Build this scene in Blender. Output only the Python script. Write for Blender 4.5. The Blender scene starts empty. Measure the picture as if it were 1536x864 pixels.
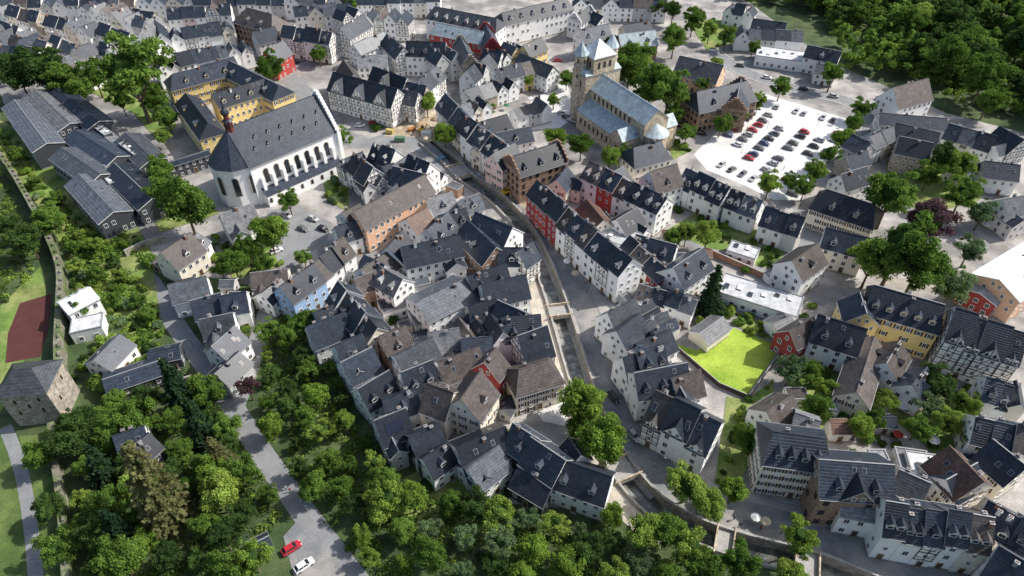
import bpy, math, random
import numpy as np
from mathutils import Vector, Matrix
from mathutils.geometry import tessellate_polygon
R=random.Random(7)
R2=random.Random(21)
sc=bpy.context.scene; COL=sc.collection
# ---------- survey: aerial survey readings -> ground coordinates (metres) ----------
CAMH=138.0; PITCH=math.radians(42); F=1024.0
WS=.81; RS=.96; HS=1.08
sp,cp=math.sin(PITCH),math.cos(PITCH)
def P(x,y,z=0.0):
    dx=(x-768)/F; t=(y-432)/F
    lam=(z-CAMH)/(-sp-t*cp)
    return Vector((lam*dx,lam*(cp-t*sp),z))
CAM=Vector((0,0,CAMH))
# ---------- materials ----------
MATS={}
def mat(name,col,rough=.8,var=.18,scale=.35,obj=.12,stripe=0,bump=0,spec=.5,metal=0,fine=0,col2=None,brick=None):
    if name in MATS: return MATS[name]
    m=bpy.data.materials.new(name); m.use_nodes=True; MATS[name]=m
    nt=m.node_tree; N=nt.nodes; Lk=nt.links; b=N["Principled BSDF"]
    b.inputs["Roughness"].default_value=rough; b.inputs["Metallic"].default_value=metal
    b.inputs["Specular IOR Level"].default_value=spec
    geo=N.new("ShaderNodeNewGeometry"); tc=N.new("ShaderNodeTexCoord")
    n1=N.new("ShaderNodeTexNoise"); n1.inputs["Scale"].default_value=scale; n1.inputs["Detail"].default_value=7; n1.inputs["Roughness"].default_value=.65
    Lk.new(geo.outputs["Position"],n1.inputs["Vector"])
    r=N.new("ShaderNodeMapRange"); r.inputs[1].default_value=.3; r.inputs[2].default_value=.7; r.inputs[3].default_value=1-var; r.inputs[4].default_value=1+var
    Lk.new(n1.outputs[0],r.inputs[0])
    cur=r.outputs[0]
    def mul(a,bk):
        q=N.new("ShaderNodeMath"); q.operation='MULTIPLY'; Lk.new(a,q.inputs[0]); Lk.new(bk,q.inputs[1]); return q.outputs[0]
    if obj:
        oi=N.new("ShaderNodeObjectInfo"); r2=N.new("ShaderNodeMapRange"); r2.inputs[3].default_value=1-obj; r2.inputs[4].default_value=1+obj
        Lk.new(oi.outputs["Random"],r2.inputs[0]); cur=mul(cur,r2.outputs[0])
    if fine:
        n2=N.new("ShaderNodeTexNoise"); n2.inputs["Scale"].default_value=3.0; n2.inputs["Detail"].default_value=4
        Lk.new(geo.outputs["Position"],n2.inputs["Vector"]); r3=N.new("ShaderNodeMapRange"); r3.inputs[1].default_value=.3; r3.inputs[2].default_value=.7
        r3.inputs[3].default_value=1-fine; r3.inputs[4].default_value=1+fine; Lk.new(n2.outputs[0],r3.inputs[0]); cur=mul(cur,r3.outputs[0])
    hgt=None
    if stripe:
        sx=N.new("ShaderNodeSeparateXYZ"); Lk.new(tc.outputs["Object"],sx.inputs[0])
        def frac(out,per):
            d=N.new("ShaderNodeMath"); d.operation='DIVIDE'; d.inputs[1].default_value=per; Lk.new(out,d.inputs[0])
            f=N.new("ShaderNodeMath"); f.operation='FRACT'; Lk.new(d.outputs[0],f.inputs[0]); return f.outputs[0]
        f1=frac(sx.outputs[2],.42)
        rr=N.new("ShaderNodeMapRange"); rr.inputs[3].default_value=1-stripe; rr.inputs[4].default_value=1+stripe; Lk.new(f1,rr.inputs[0]); cur=mul(cur,rr.outputs[0])
        vo=N.new("ShaderNodeTexVoronoi"); vo.inputs["Scale"].default_value=1.6; Lk.new(tc.outputs["Object"],vo.inputs["Vector"])
        sv=N.new("ShaderNodeSeparateColor"); Lk.new(vo.outputs["Color"],sv.inputs[0])
        rv=N.new("ShaderNodeMapRange"); rv.inputs[3].default_value=1-stripe*.9; rv.inputs[4].default_value=1+stripe*.9; Lk.new(sv.outputs[0],rv.inputs[0]); cur=mul(cur,rv.outputs[0])
        hgt=f1
    if brick:
        vo=N.new("ShaderNodeTexVoronoi"); vo.inputs["Scale"].default_value=brick; Lk.new(tc.outputs["Object"],vo.inputs["Vector"])
        sv=N.new("ShaderNodeSeparateColor"); Lk.new(vo.outputs["Color"],sv.inputs[0])
        rv=N.new("ShaderNodeMapRange"); rv.inputs[3].default_value=.68; rv.inputs[4].default_value=1.3; Lk.new(sv.outputs[0],rv.inputs[0]); cur=mul(cur,rv.outputs[0])
    vm=N.new("ShaderNodeVectorMath"); vm.operation='SCALE'; Lk.new(cur,vm.inputs[3])
    if col2:
        mx=N.new("ShaderNodeMix"); mx.data_type='RGBA'; n3=N.new("ShaderNodeTexNoise"); n3.inputs["Scale"].default_value=scale*.5; n3.inputs["Detail"].default_value=5
        Lk.new(geo.outputs["Position"],n3.inputs["Vector"]); r4=N.new("ShaderNodeMapRange"); r4.inputs[1].default_value=.42; r4.inputs[2].default_value=.58; Lk.new(n3.outputs[0],r4.inputs[0])
        Lk.new(r4.outputs[0],mx.inputs[0]); mx.inputs[6].default_value=(*col,1); mx.inputs[7].default_value=(*col2,1); Lk.new(mx.outputs[2],vm.inputs[0])
    else: vm.inputs[0].default_value=col
    Lk.new(vm.outputs[0],b.inputs["Base Color"])
    if bump:
        bp=N.new("ShaderNodeBump"); bp.inputs["Strength"].default_value=bump; bp.inputs["Distance"].default_value=.05
        Lk.new(hgt if hgt else n1.outputs[0],bp.inputs["Height"]); Lk.new(bp.outputs[0],b.inputs["Normal"])
    return m
WALL={'W':("white plaster",(.86,.86,.845)),'C':("cream plaster",(.78,.72,.60)),'Y':("yellow plaster",(.80,.61,.25)),'R':("red plaster",(.42,.06,.05)),
 'B':("brown brick",(.31,.205,.145)),'S':("grey-brown stone",(.40,.35,.28)),'L':("light blue plaster",(.32,.47,.68)),'P':("pink plaster",(.76,.58,.53)),
 'O':("orange plaster",(.74,.47,.31)),'G':("grey plaster",(.52,.52,.51)),'D':("dark slate-clad",(.055,.06,.07)),'T':("white half-timbered",(.86,.85,.81)),'K':("dark red",(.33,.05,.05))}
def wmat(k):
    n,c=WALL[k]; return mat("wall_"+n.replace(" ","_"),c,.88,.08,.5,.05,fine=.05,brick=(2.2 if k in 'BS' else None))
ROOF={'k':("dark slate",(.026,.034,.049)),'g':("grey slate",(.075,.085,.10)),'b':("grey-brown tiled",(.085,.073,.068)),'r':("brown tiled",(.12,.072,.055)),
 'l':("muted grey-blue metal",(.30,.36,.385)),'z':("pale metal",(.66,.67,.68)),'q':("weathered pale grey",(.46,.47,.48)),'m':("medium grey tiled",(.15,.155,.165))}
def rmat(k):
    n,c=ROOF[k]; return mat("roof_"+n.replace(" ","_"),c,.40 if k in 'kg' else .55,.3,.45,.42,stripe=.25 if k not in 'lzq' else .08,bump=.5,spec=.33)
M_white=mat("white_trim",(.8,.8,.78),.6,.05,1,.03)
M_glass=mat("window_glass",(.025,.03,.04),.12,.2,.5,.4,spec=.8)
M_timber=mat("dark_timber",(.04,.028,.024),.8,.2,1,.1)
M_zinc=mat("zinc",(.28,.29,.30),.45,.1,1,.1)
M_brick=mat("chimney_brick",(.28,.15,.10),.9,.2,2,.2,brick=5)
M_stone=mat("rubble_stone",(.33,.30,.25),.95,.25,.5,.06,brick=1.5,bump=.4,fine=.15)
M_old=mat("overgrown_rubble_stone",(.23,.215,.17),.95,.35,.5,.06,brick=1.5,bump=.4,fine=.2,col2=(.10,.14,.05))
M_sand=mat("sandstone",(.50,.42,.31),.92,.15,.4,.04,brick=1.2,fine=.08)
M_dark=mat("dark_void",(.02,.02,.022),.6,.1,1,0)
M_shut=mat("dark_shutter",(.07,.035,.025),.7,.1,1,.3)
M_door=mat("door_paint",(.10,.06,.04),.6,.1,1,.5)
M_solar=mat("solar_panel",(.014,.018,.04),.2,.2,2,0,spec=.5)
class MB:
    def __init__(s): s.v=[];s.f=[];s.m=[];s.mats=[]
    def mi(s,m):
        if m not in s.mats: s.mats.append(m)
        return s.mats.index(m)
    def poly(s,pts,m):
        b=len(s.v); s.v+= [tuple(p) for p in pts]; s.f.append(tuple(range(b,b+len(pts)))); s.m.append(s.mi(m))
    def box(s,cx,cy,z0,sx,sy,sz,m,rz=0,top=None,tm=None):
        c,q=math.cos(rz),math.sin(rz); b=len(s.v); t=top if top is not None else 1
        for z,k in((z0,1),(z0+sz,t)):
            for a,d in((-1,-1),(1,-1),(1,1),(-1,1)):
                x=a*sx/2*k;y=d*sy/2*k; s.v.append((cx+x*c-y*q,cy+x*q+y*c,z))
        for i,f in enumerate(((3,2,1,0),(4,5,6,7),(0,1,5,4),(1,2,6,5),(2,3,7,6),(3,0,4,7))):
            s.f.append(tuple(b+j for j in f)); s.m.append(s.mi(tm if (tm and i==1) else m))
    def beam(s,a,b,w,m):
        a=Vector(a);b=Vector(b);d=(b-a).normalized(); u=d.cross(Vector((0,0,1)))
        if u.length<.01:u=Vector((1,0,0))
        u.normalize(); n=d.cross(u); k=len(s.v)
        for p in(a,b):
            for i,j in((-1,-1),(1,-1),(1,1),(-1,1)): s.v.append(tuple(p+u*i*w/2+n*j*w/2))
        for f in((3,2,1,0),(4,5,6,7),(0,1,5,4),(1,2,6,5),(2,3,7,6),(3,0,4,7)): s.f.append(tuple(k+j for j in f)); s.m.append(s.mi(m))
    def cone(s,cx,cy,z0,r0,z1,r1,n,m,cap=True,ph=0):
        b=len(s.v)
        for i in range(n):
            a=ph+2*math.pi*i/n; s.v.append((cx+r0*math.cos(a),cy+r0*math.sin(a),z0)); s.v.append((cx+r1*math.cos(a),cy+r1*math.sin(a),z1))
        k=s.mi(m)
        for i in range(n):
            j=(i+1)%n; s.f.append((b+2*i,b+2*j,b+2*j+1,b+2*i+1)); s.m.append(k)
        if cap:
            s.f.append(tuple(b+2*i+1 for i in range(n))); s.m.append(k)
            s.f.append(tuple(b+2*i for i in reversed(range(n)))); s.m.append(k)
    def mesh(s,name):
        me=bpy.data.meshes.new(name); me.from_pydata(s.v,[],s.f)
        for m in s.mats: me.materials.append(m)
        me.polygons.foreach_set("material_index",s.m); me.update(); return me
def ob(name,me,parent=None,loc=(0,0,0),rz=0,rot=None,scl=None):
    o=bpy.data.objects.new(name,me); COL.objects.link(o); o.location=loc
    o.rotation_euler=rot if rot else (0,0,rz)
    if scl: o.scale=scl if not isinstance(scl,(int,float)) else (scl,)*3
    if parent: o.parent=parent
    return o
def top(o,label,cat,group=None):
    o["label"]=label;o["category"]=cat
    if group:o["group"]=group
    return o
FOOT=[]
def occupied(x,y,pad=0):
    for cx,cy,c,s_,hl,hw in FOOT:
        dx=x-cx;dy=y-cy
        if abs(dx)>45 or abs(dy)>45: continue
        if abs(dx*c+dy*s_)<hl+pad and abs(-dx*s_+dy*c)<hw+pad: return True
    return False
def window_mesh(w,h,frame=M_white,shut=False,name="window"):
    b=MB(); t=.13
    b.box(0,-.02,-h/2+t,w-2*t,.05,h-2*t,M_glass)
    b.box(-w/2+t/2,-.04,-h/2,t,.1,h,frame); b.box(w/2-t/2,-.04,-h/2,t,.1,h,frame)
    b.box(0,-.04,h/2-t,w-2*t,.1,t,frame); b.box(0,-.06,-h/2,w-2*t,.14,t,frame)
    b.box(0,-.03,-h/2+t,.07,.08,h-2*t,frame)
    if shut:
        b.box(-w/2-.26,-.03,-h/2+.02,.46,.06,h-.04,M_shut); b.box(w/2+.26,-.03,-h/2+.02,.46,.06,h-.04,M_shut)
    return b.mesh(name)
WIN={'n':window_mesh(1.25,1.6),'s':window_mesh(1.1,1.5,shut=True),'d':window_mesh(1.25,1.55,frame=M_timber),'b':window_mesh(1.0,1.35)}
def door_mesh():
    b=MB(); b.box(0,-.03,0,1.1,.08,2.15,M_door); b.box(-.62,-.05,0,.14,.12,2.2,M_sand); b.box(.62,-.05,0,.14,.12,2.2,M_sand); b.box(0,-.05,2.2,1.4,.13,.16,M_sand); b.box(0,-.25,-.1,1.5,.6,.2,M_stone); return b.mesh("door")
DOOR=door_mesh()
def dormer_mesh(wm,rm,flat=False):
    b=MB(); w,h,d=1.5,1.35,3.0
    b.box(0,d/2,-.6,w,d,h+.6,wm)
    b.box(0,-.03,.2,w-.4,.06,h-.45,M_glass); b.box(0,-.05,.12,w-.25,.1,.1,M_white); b.box(0,-.045,h-.25,w-.25,.1,.09,M_white)
    b.box(-w/2+.15,-.05,.22,.09,.1,h-.47,M_white); b.box(w/2-.15,-.05,.22,.09,.1,h-.47,M_white)
    o=.2; e=h-.02
    if flat: b.box(0,d/2-.15,h,w+.4,d+.3,.16,rm)
    else:
        a=.75
        for s in(-1,1):
            b.poly([(s*(w/2+o),-.25,e),(s*(w/2+o),d,e),(0,d,h+a),(0,-.25,h+a)],rm)
            b.poly([(s*(w/2+o),-.25,e-.12),(0,-.25,h+a-.12),(0,-.25,h+a),(s*(w/2+o),-.25,e)],M_white)
        b.poly([(-w/2,0,h),(w/2,0,h),(0,0,h+a-.1)],wm)
    return b.mesh("dormer")
DORM={}
def dormer(k,rk,flat):
    key=(k,rk,flat)
    if key not in DORM: DORM[key]=dormer_mesh(wmat(k),rmat(rk),flat)
    return DORM[key]
def sky_mesh():
    b=MB(); b.box(0,0,0,.95,1.25,.1,M_zinc); b.box(0,0,.1,.78,1.08,.02,M_glass); return b.mesh("skylight")
SKYL=sky_mesh()
def solar_mesh():
    b=MB(); b.box(0,0,.0,4.2,2.6,.1,M_dark)
    for i in range(4):
        for j in range(2): b.box(-1.55+i*1.03,-.64+j*1.28,.1,.98,1.22,.02,M_solar)
    return b.mesh("solar_panel")
SOLAR=solar_mesh()
def chim_mesh(m):
    b=MB(); b.box(0,0,-1.6,.75,.6,2.9,m); b.box(0,0,1.3,.92,.78,.12,M_zinc); b.cone(-.17,0,1.42,.12,1.75,.1,8,M_brick); b.cone(.17,0,1.42,.12,1.7,.1,8,M_brick); return b.mesh("chimney")
CHIM=[chim_mesh(M_brick),chim_mesh(M_white),chim_mesh(mat("slate_clad",(.08,.08,.09),.6)),chim_mesh(M_zinc)]
def gable_roof(L,w,h,rh,rm,hip=0,ov=.36,trim=M_white,th=.26):
    b=MB(); k=rh/(w/2); up=.24; ez=h-ov*k+up; rz=h+rh+up; X=L/2+(ov if hip else .26); Y=w/2+ov
    xr=(L/2-hip*w/2) if hip else X
    r0=(-xr,0,rz);r1=(xr,0,rz); c=[(-X,-Y,ez),(X,-Y,ez),(X,Y,ez),(-X,Y,ez)]
    b.poly([c[0],c[1],r1,r0],rm); b.poly([c[2],c[3],r0,r1],rm)
    low=[(p[0],p[1],p[2]-th) for p in c]
    if hip:
        b.poly([c[1],c[2],r1],rm); b.poly([c[3],c[0],r0],rm)
        b.poly(low[::-1],trim)
        for i in range(4): j=(i+1)%4; b.poly([low[i],low[j],c[j],c[i]],M_zinc)
    else:
        l0=(-xr,0,rz-th);l1=(xr,0,rz-th)
        b.poly([low[1],low[0],l0,l1],trim); b.poly([low[3],low[2],l1,l0],trim)
        b.poly([low[0],low[1],c[1],c[0]],M_zinc); b.poly([low[2],low[3],c[3],c[2]],M_zinc)
        b.poly([low[1],l1,r1,c[1]],trim); b.poly([l1,low[2],c[2],r1],trim)
        b.poly([low[3],l0,r0,c[3]],trim); b.poly([l0,low[0],c[0],r0],trim)
    b.box(0,0,rz-.06,2*xr,.24,.12,M_zinc if R.random()<.3 else rm)
    for s in(-1,1): b.box(0,s*(Y+.06),ez-.16,2*X-.1,.13,.12,M_zinc)
    return b
GW={1:"low ",2:"two-storey ",3:"three-storey ",4:"tall "}
HOUSES=[]
def house_w(cx,cy,ang,L,w,h,rh,wall='W',roof='k',hip=0,dorm=0,sky=None,chim=None,party=(0,0),win=None,name="house",cat="house",label=None,flatd=False,solar=0,stepg=0,fl=None,wsp=2.35,cross=0,group=None,nowin=0,wing=0):
    e=bpy.data.objects.new(name,None); COL.objects.link(e); e.location=(cx,cy,0); e.rotation_euler=(0,0,ang)
    if name=="house" and not label: HOUSES.append(e)
    ca,sa=math.cos(ang),math.sin(ang); FOOT.append((cx,cy,ca,sa,L/2,w/2))
    wm=wmat(wall); rm=rmat(roof)
    floors=fl or max(1,round(h/2.95))
    lb=label or f"{GW[min(4,floors)]}{WALL[wall][0]} {cat} with {ROOF[roof][0]} {'hipped' if hip else 'gable'} roof"+(" and dormers" if dorm else (" and solar panels" if solar else ""))
    top(e,lb,cat,group)
    b=MB(); X,Y=L/2,w/2
    for s in(-1,1):
        q=[(-X*s,-Y*s,-.4),(X*s,-Y*s,-.4),(X*s,-Y*s,h),(-X*s,-Y*s,h)]; b.poly(q,wm)
        q=[(X*s,-Y*s,-.4),(X*s,Y*s,-.4),(X*s,Y*s,h)]+([] if hip else [(X*s,0,h+rh)])+[(X*s,-Y*s,h)]; b.poly(q,wm)
    b.box(0,0,-.3,L+.08,w+.08,.8,M_stone if wall!='D' else M_zinc)
    if stepg:
        for s in(-1,1):
            n=5
            for i in range(n):
                hw=(w/2)*(1-i/n); b.box(s*(X+.05),0,h+rh*i/n-.01*i,.5,2*hw+.5,rh/n+.9+.013*i,wm)
    ob("wall",b.mesh("wall"),e)
    ob("roof",gable_roof(L,w,h,rh,rm,hip,trim=(M_white if R.random()<.75 else M_zinc)).mesh("roof"),e)
    def vis(nx,ny):
        wx,wy=nx*ca-ny*sa,nx*sa+ny*ca
        return (wx*(-cx)+wy*(-cy))/math.hypot(cx,cy)>-.25
    fh=h/floors
    wk=win or ('d' if wall in('B',) and R.random()<.5 else ('s' if wall in 'YCP' and R.random()<.5 else ('b' if wall=='T' or R2.random()<.3 else 'n')))
    wme=WIN[wk]; nwin=0; skip=.09 if wall in 'YT' else R2.choice([.05,.15,.3])
    sides=[]
    for s in(-1,1):
        if vis(0,s): sides.append(('l',s))
    for s in(-1,1):
        if not party[(s+1)//2] and vis(s,0): sides.append(('g',s))
    doordone=False
    for kind,s in ([] if nowin else sides):
        ln=(L if kind=='l' else w); n=max(1,int((ln-.9)/wsp)); step=(ln-.6)/n
        for f in range(floors):
            for i in range(n):
                if R2.random()<(skip*1.4 if kind=='g' else skip): continue
                u=-ln/2+.3+step*(i+.5); z=fh*f+fh*.53
                if kind=='l': lo=(u,s*Y,z); rz=0 if s<0 else math.pi
                else: lo=(s*X,u,z); rz=math.pi/2*s
                if f==0 and kind=='l' and not doordone and i==n//2:
                    ob("door",DOOR,e,(u,s*Y,.1),rz); doordone=True; continue
                if nwin<90: ob("window",wme,e,lo,rz); nwin+=1
        if kind=='g' and not hip and rh>2.8:
            k=2 if w>8 else 1
            for i in range(k):
                u=(i-(k-1)/2)*1.9; ob("window",WIN['b'],e,(s*X,u,h+rh*.28),math.pi/2*s)
    if wall=='T':
        b=MB()
        for kind,s in sides:
            ln=(L if kind=='l' else w)
            def W_(u,z,d):
                return (u,s*(Y+d),z) if kind=='l' else (s*(X+d),u,z)
            n=max(2,int(ln/1.5)); z0=fh if floors>1 else .5
            for i in range(n+1):
                u=-ln/2+.1+(ln-.2)*i/n; zt=h if (kind=='l' or hip) else h+rh*(1-abs(u)/(w/2))*.97
                b.beam(W_(u,z0,.01),W_(u,zt,.01),.15,M_timber)
                if i<n and i%3==(0 if s>0 else 1):
                    u2=u+(ln-.2)/n; zz=z0
                    while zz<h-.5: b.beam(W_(u,zz,.0),W_(u2,zz+fh,.0),.12,M_timber); zz+=fh
            zz=z0
            while zz<=h+.1:
                b.beam(W_(-ln/2,zz,.025),W_(ln/2,zz,.025),.18,M_timber)
                if zz<h-.5: b.beam(W_(-ln/2,zz+fh*.32,.03),W_(ln/2,zz+fh*.32,.03),.1,M_timber)
                zz+=fh
            if kind=='g' and not hip:
                for fr in(.33,.66): b.beam(W_(-w/2*(1-fr),h+rh*fr,.025),W_(w/2*(1-fr),h+rh*fr,.025),.15,M_timber)
        if b.v: ob("timber_frame",b.mesh("timber_frame"),e)
    sl=math.atan2(rh,w/2)
    if wing:
        s=-1 if vis(0,-1) else 1
        ww=min(w*.62,L*.55); wl=w*.5+R2.uniform(1.2,2.6); wh=h*R2.uniform(.7,.95); wr=ww*.5*rh/(w/2)*R2.uniform(.8,1.05); u=R2.choice([-1,1])*(L/2-ww/2-.35)
        bb=MB(); bx=wl/2; by=ww/2
        for q in(-1,1):
            bb.poly([(-bx*q,-by*q,-.4),(bx*q,-by*q,-.4),(bx*q,-by*q,wh),(-bx*q,-by*q,wh)],wm); bb.poly([(bx*q,-by*q,-.4),(bx*q,by*q,-.4),(bx*q,by*q,wh),(bx*q,0,wh+wr),(bx*q,-by*q,wh)],wm)
        wo=ob("wing_wall",bb.mesh("wing_wall"),e,(u,s*wl/2+s*w*.12,0),math.pi/2*s)
        ob("wing_roof",gable_roof(wl,ww,wh,wr,rm).mesh("wing_roof"),e,(u,s*wl/2+s*w*.12,0),math.pi/2*s)
        for f in range(max(1,round(wh/2.95))):
            for q in(-1,1):
                if ww>4.6 or q>0: ob("window",WIN['b'],wo,(bx,q*ww*.22 if ww>4.6 else 0,1.5+f*2.9),math.pi/2)
            ob("window",WIN['b'],wo,(bx-1.4,-by,1.5+f*2.9),0); ob("window",WIN['b'],wo,(bx-1.4,by,1.5+f*2.9),math.pi)
    if dorm:
        dk=wall if (wall in 'WCY' and R.random()<.6) else 'D'
        for kind,s in sides:
            if kind!='l': continue
            for i in range(dorm):
                u=(i-(dorm-1)/2)*(L-(w*hip))/dorm
                ob("dormer",dormer(dk,roof,flatd),e,(u,s*Y*.78,h+rh*.22+.1),0 if s<0 else math.pi)
    ns=sky if sky is not None else R.choice([0,0,1,2,3])
    for _ in range(ns):
        s=R.choice([-1,1]); fr=R.uniform(.35,.65)
        u=R.uniform(-.38,.38)*(L-w*hip)
        if dorm and not hip: fr=.78
        ob("skylight",SKYL,e,(u,s*Y*(1-fr),h+rh*fr+.24),rot=(-s*sl,0,0))
    if solar:
        s=-1 if vis(0,-1) else 1
        for i in range(solar): ob("solar_panel",SOLAR,e,((i-(solar-1)/2)*4.6,s*Y*.5,h+rh*.5+.3),rot=(-s*sl,0,0))
    nc=chim if chim is not None else R.choice([1,1,1,2,0])
    for i in range(nc):
        s=R.choice([-1,1]); u=R.uniform(-.36,.36)*(L-w*hip); fr=R.uniform(.75,.95)
        ob("chimney",R.choice(CHIM),e,(u,s*Y*(1-fr),h+rh*fr),0,scl=(1,1,R.uniform(.8,1.1)))
    for i in range(cross):
        s=-1 if vis(0,-1) else 1
        u=(i-(cross-1)/2)*L/cross; cw=min(L/cross*.7,6); crh=rh*.85*min(1,cw/w*1.6)
        b=MB(); b.poly([(-cw/2,0,0),(cw/2,0,0),(cw/2,0,.8),(0,0,.8+crh),(-cw/2,0,.8)],wm)
        for q in(-1,1):
            b.poly([(q*cw/2,0,0),(q*cw/2,Y,0),(q*cw/2,Y,.8),(q*cw/2,0,.8)],wm)
            o_=.3;kk=crh/(cw/2)
            b.poly([(q*(cw/2+o_),-.3,.8-o_*kk+.15),(q*(cw/2+o_),Y,.8-o_*kk+.15),(0,Y,.95+crh),(0,-.3,.95+crh)],rm)
            b.poly([(q*(cw/2+o_),-.3,.8-o_*kk-.05),(0,-.3,.75+crh),(0,-.3,.95+crh),(q*(cw/2+o_),-.3,.8-o_*kk+.15)],M_white)
        g=ob("cross_gable",b.mesh("cross_gable"),e,(u,s*(Y+.12),h-.2),0 if s<0 else math.pi)
        for q in(-.9,.9): ob("window",WIN['b'],g,(q,0,1.0),0)
        if wall=='T':
            bb=MB()
            for q in np.linspace(-cw/2+.1,cw/2-.1,5): bb.beam((q,-.03,0),(q,-.03,.8+crh*(1-abs(q)/(cw/2))*.95),.15,M_timber)
            bb.beam((-cw/2,-.05,.75),(cw/2,-.05,.75),.16,M_timber); ob("timber_frame",bb.mesh("timber_frame"),g)
    return e
def house(x1,y1,x2,y2,w,h,rh,wall='W',roof='k',ext=0,**k):
    w*=WS; rh*=RS; h*=HS
    A=P(x1,y1,h+rh);B=P(x2,y2,h+rh); d=B-A; hip=k.get('hip',0)
    if 430<x1<860 and y1>290 and not hip: ext-=.8
    L=max(4,d.length+ext)
    if hip: L+=hip*w
    m=(A+B)/2
    if 'label' not in k and not hip and h>5 and wall in 'WCBGT' and y1>120 and 'wing' not in k:
        q=R2.random()
        if q<.26 and L>7: k['wing']=1
        elif q<.6 and 'dorm' not in k: k['dorm']=R2.choice([1,2]) if L>8 else 1
    return house_w(m.x,m.y,math.atan2(d.y,d.x),L,w,h,rh,wall,roof,**k)
def row(x1,y1,x2,y2,n,w,h,rh,walls,roofs,mode='a',**k):
    w*=WS; rh*=RS; h*=HS
    A=P(x1,y1,h+rh);B=P(x2,y2,h+rh); d=(B-A); L=d.length; u=d.normalized(); ang=math.atan2(d.y,d.x)
    cuts=[0]+[ (i+R.uniform(-.18,.18))/n for i in range(1,n)]+[1]
    for i in range(n):
        a,b=cuts[i]*L,cuts[i+1]*L; c=A+u*((a+b)/2); ln=b-a-.06
        hh=h+R.uniform(-.9,.9); rr=rh+R.uniform(-.4,.5); wl=walls[i%len(walls)]; rf=roofs[i%len(roofs)]
        md=mode if mode!='m' else R.choice('aax')
        kk=dict(k)
        if 'dorm' in kk and R.random()<.35: kk['dorm']=max(0,kk['dorm']-1)
        if md=='a': house_w(c.x,c.y,ang,ln,w+R.uniform(-.5,.5),hh,rr,wl,rf,party=(1 if i else 0,1 if i<n-1 else 0),**kk)
        else:
            kk.pop('dorm',None); house_w(c.x,c.y,ang+math.pi/2,w+R.uniform(-.5,1),ln,hh,min(rr,ln*.55),wl,rf,**kk)
def flat(x,y,sx,sy,h,deg,wall='W',roofc='z',label=None,world=None):
    p=world if world is not None else P(x,y,h); a=math.radians(deg); FOOT.append((p.x,p.y,math.cos(a),math.sin(a),sx/2,sy/2))
    e=bpy.data.objects.new("flat_roofed_building",None);COL.objects.link(e);e.location=(p.x,p.y,0);e.rotation_euler=(0,0,a)
    top(e,label or f"{WALL[wall][0]} annex with {ROOF[roofc][0]} flat roof","building")
    b=MB(); b.box(0,0,-.3,sx,sy,h+.3,wmat(wall)); ob("wall",b.mesh("wall"),e)
    b=MB(); b.box(0,0,h+.003,sx-.5,sy-.5,.12,rmat(roofc))
    for s in(-1,1): b.box(0,s*(sy/2-.1),h+.002,sx+.15,.3,.35,M_zinc); b.box(s*(sx/2-.1),0,h+.004,.3,sy-.25,.33,M_zinc)
    if sx>8:
        for i in range(int(sx/3.5)): b.box(-sx/2+2+i*3.5,R.uniform(-.25,.25)*sy,h+.12,1.3,R.uniform(1,2.4),.4,M_zinc,tm=(M_white if i%2 else M_glass))
    ob("roof",b.mesh("roof"),e)
    for s in(-1,1):
        n=int(sx/3)
        for i in range(n): ob("window",WIN['n'],e,(-sx/2+sx*(i+.5)/n,s*sy/2,min(1.5,h*.5)),0 if s<0 else math.pi)
# ============ GROUND ============
def catmull(pts,n=6):
    out=[];m=len(pts)
    for i in range(m-1):
        p0=pts[max(0,i-1)];p1=pts[i];p2=pts[i+1];p3=pts[min(m-1,i+2)]
        for j in range(n):
            t=j/n; out.append(.5*((2*p1)+(p2-p0)*t+(2*p0-5*p1+4*p2-p3)*t*t+(3*p1-p0-3*p2+p3)*t**3))
    out.append(pts[-1]); return out
def offs(line,d):
    out=[]
    for i,p in enumerate(line):
        a=line[max(0,i-1)];b=line[min(len(line)-1,i+1)]; t=(b-a).normalized(); out.append(Vector((p.x-t.y*d,p.y+t.x*d,0)))
    return out
def sheet(name,pts,z,m,holes=()):
    loops=[[Vector((p.x,p.y,0)) for p in pts]]+[[Vector((p.x,p.y,0)) for p in h] for h in holes]
    tri=tessellate_polygon(loops); vs=[(p.x,p.y,z) for l in loops for p in l]
    fs=[]
    for t in tri:
        a,b,c=[vs[i] for i in t]
        if (b[0]-a[0])*(c[1]-a[1])-(b[1]-a[1])*(c[0]-a[0])<0: t=(t[0],t[2],t[1])
        fs.append(tuple(t))
    me=bpy.data.meshes.new(name); me.from_pydata(vs,[],fs); me.materials.append(m); me.update()
    o=ob(name,me); o["kind"]="structure"; return o
ROADS=[]
def ribbon(name,line,w,z,m,thick=0,reg=True):
    a=offs(line,w/2);b=offs(line,-w/2); mb=MB()
    for i in range(len(line)-1):
        q=[a[i],a[i+1],b[i+1],b[i]]; mb.poly([(p.x,p.y,z) for p in reversed(q)],m)
        if thick:
            for u,v in((a[i],a[i+1]),(b[i+1],b[i])): mb.poly([(u.x,u.y,z-thick),(v.x,v.y,z-thick),(v.x,v.y,z),(u.x,u.y,z)],m)
    o=ob(name,mb.mesh(name)); o["kind"]="structure"
    if reg: ROADS.append((line,w/2))
    return o
def PL(pts): return [P(x,y) for x,y in pts]
def near_road(x,y,pad=0):
    for line,hw in ROADS:
        for p in line:
            if abs(p.x-x)<hw+pad+2 and abs(p.y-y)<hw+pad+2 and math.hypot(p.x-x,p.y-y)<hw+pad+.5: return True
    return False
M_under=mat("woodland_floor",(.045,.08,.025),.95,.5,.15,0,fine=.3,col2=(.07,.10,.035))
M_pave=mat("cobbled_paving",(.25,.24,.23),.8,.35,.12,0,fine=.25,col2=(.38,.36,.335))
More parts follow.
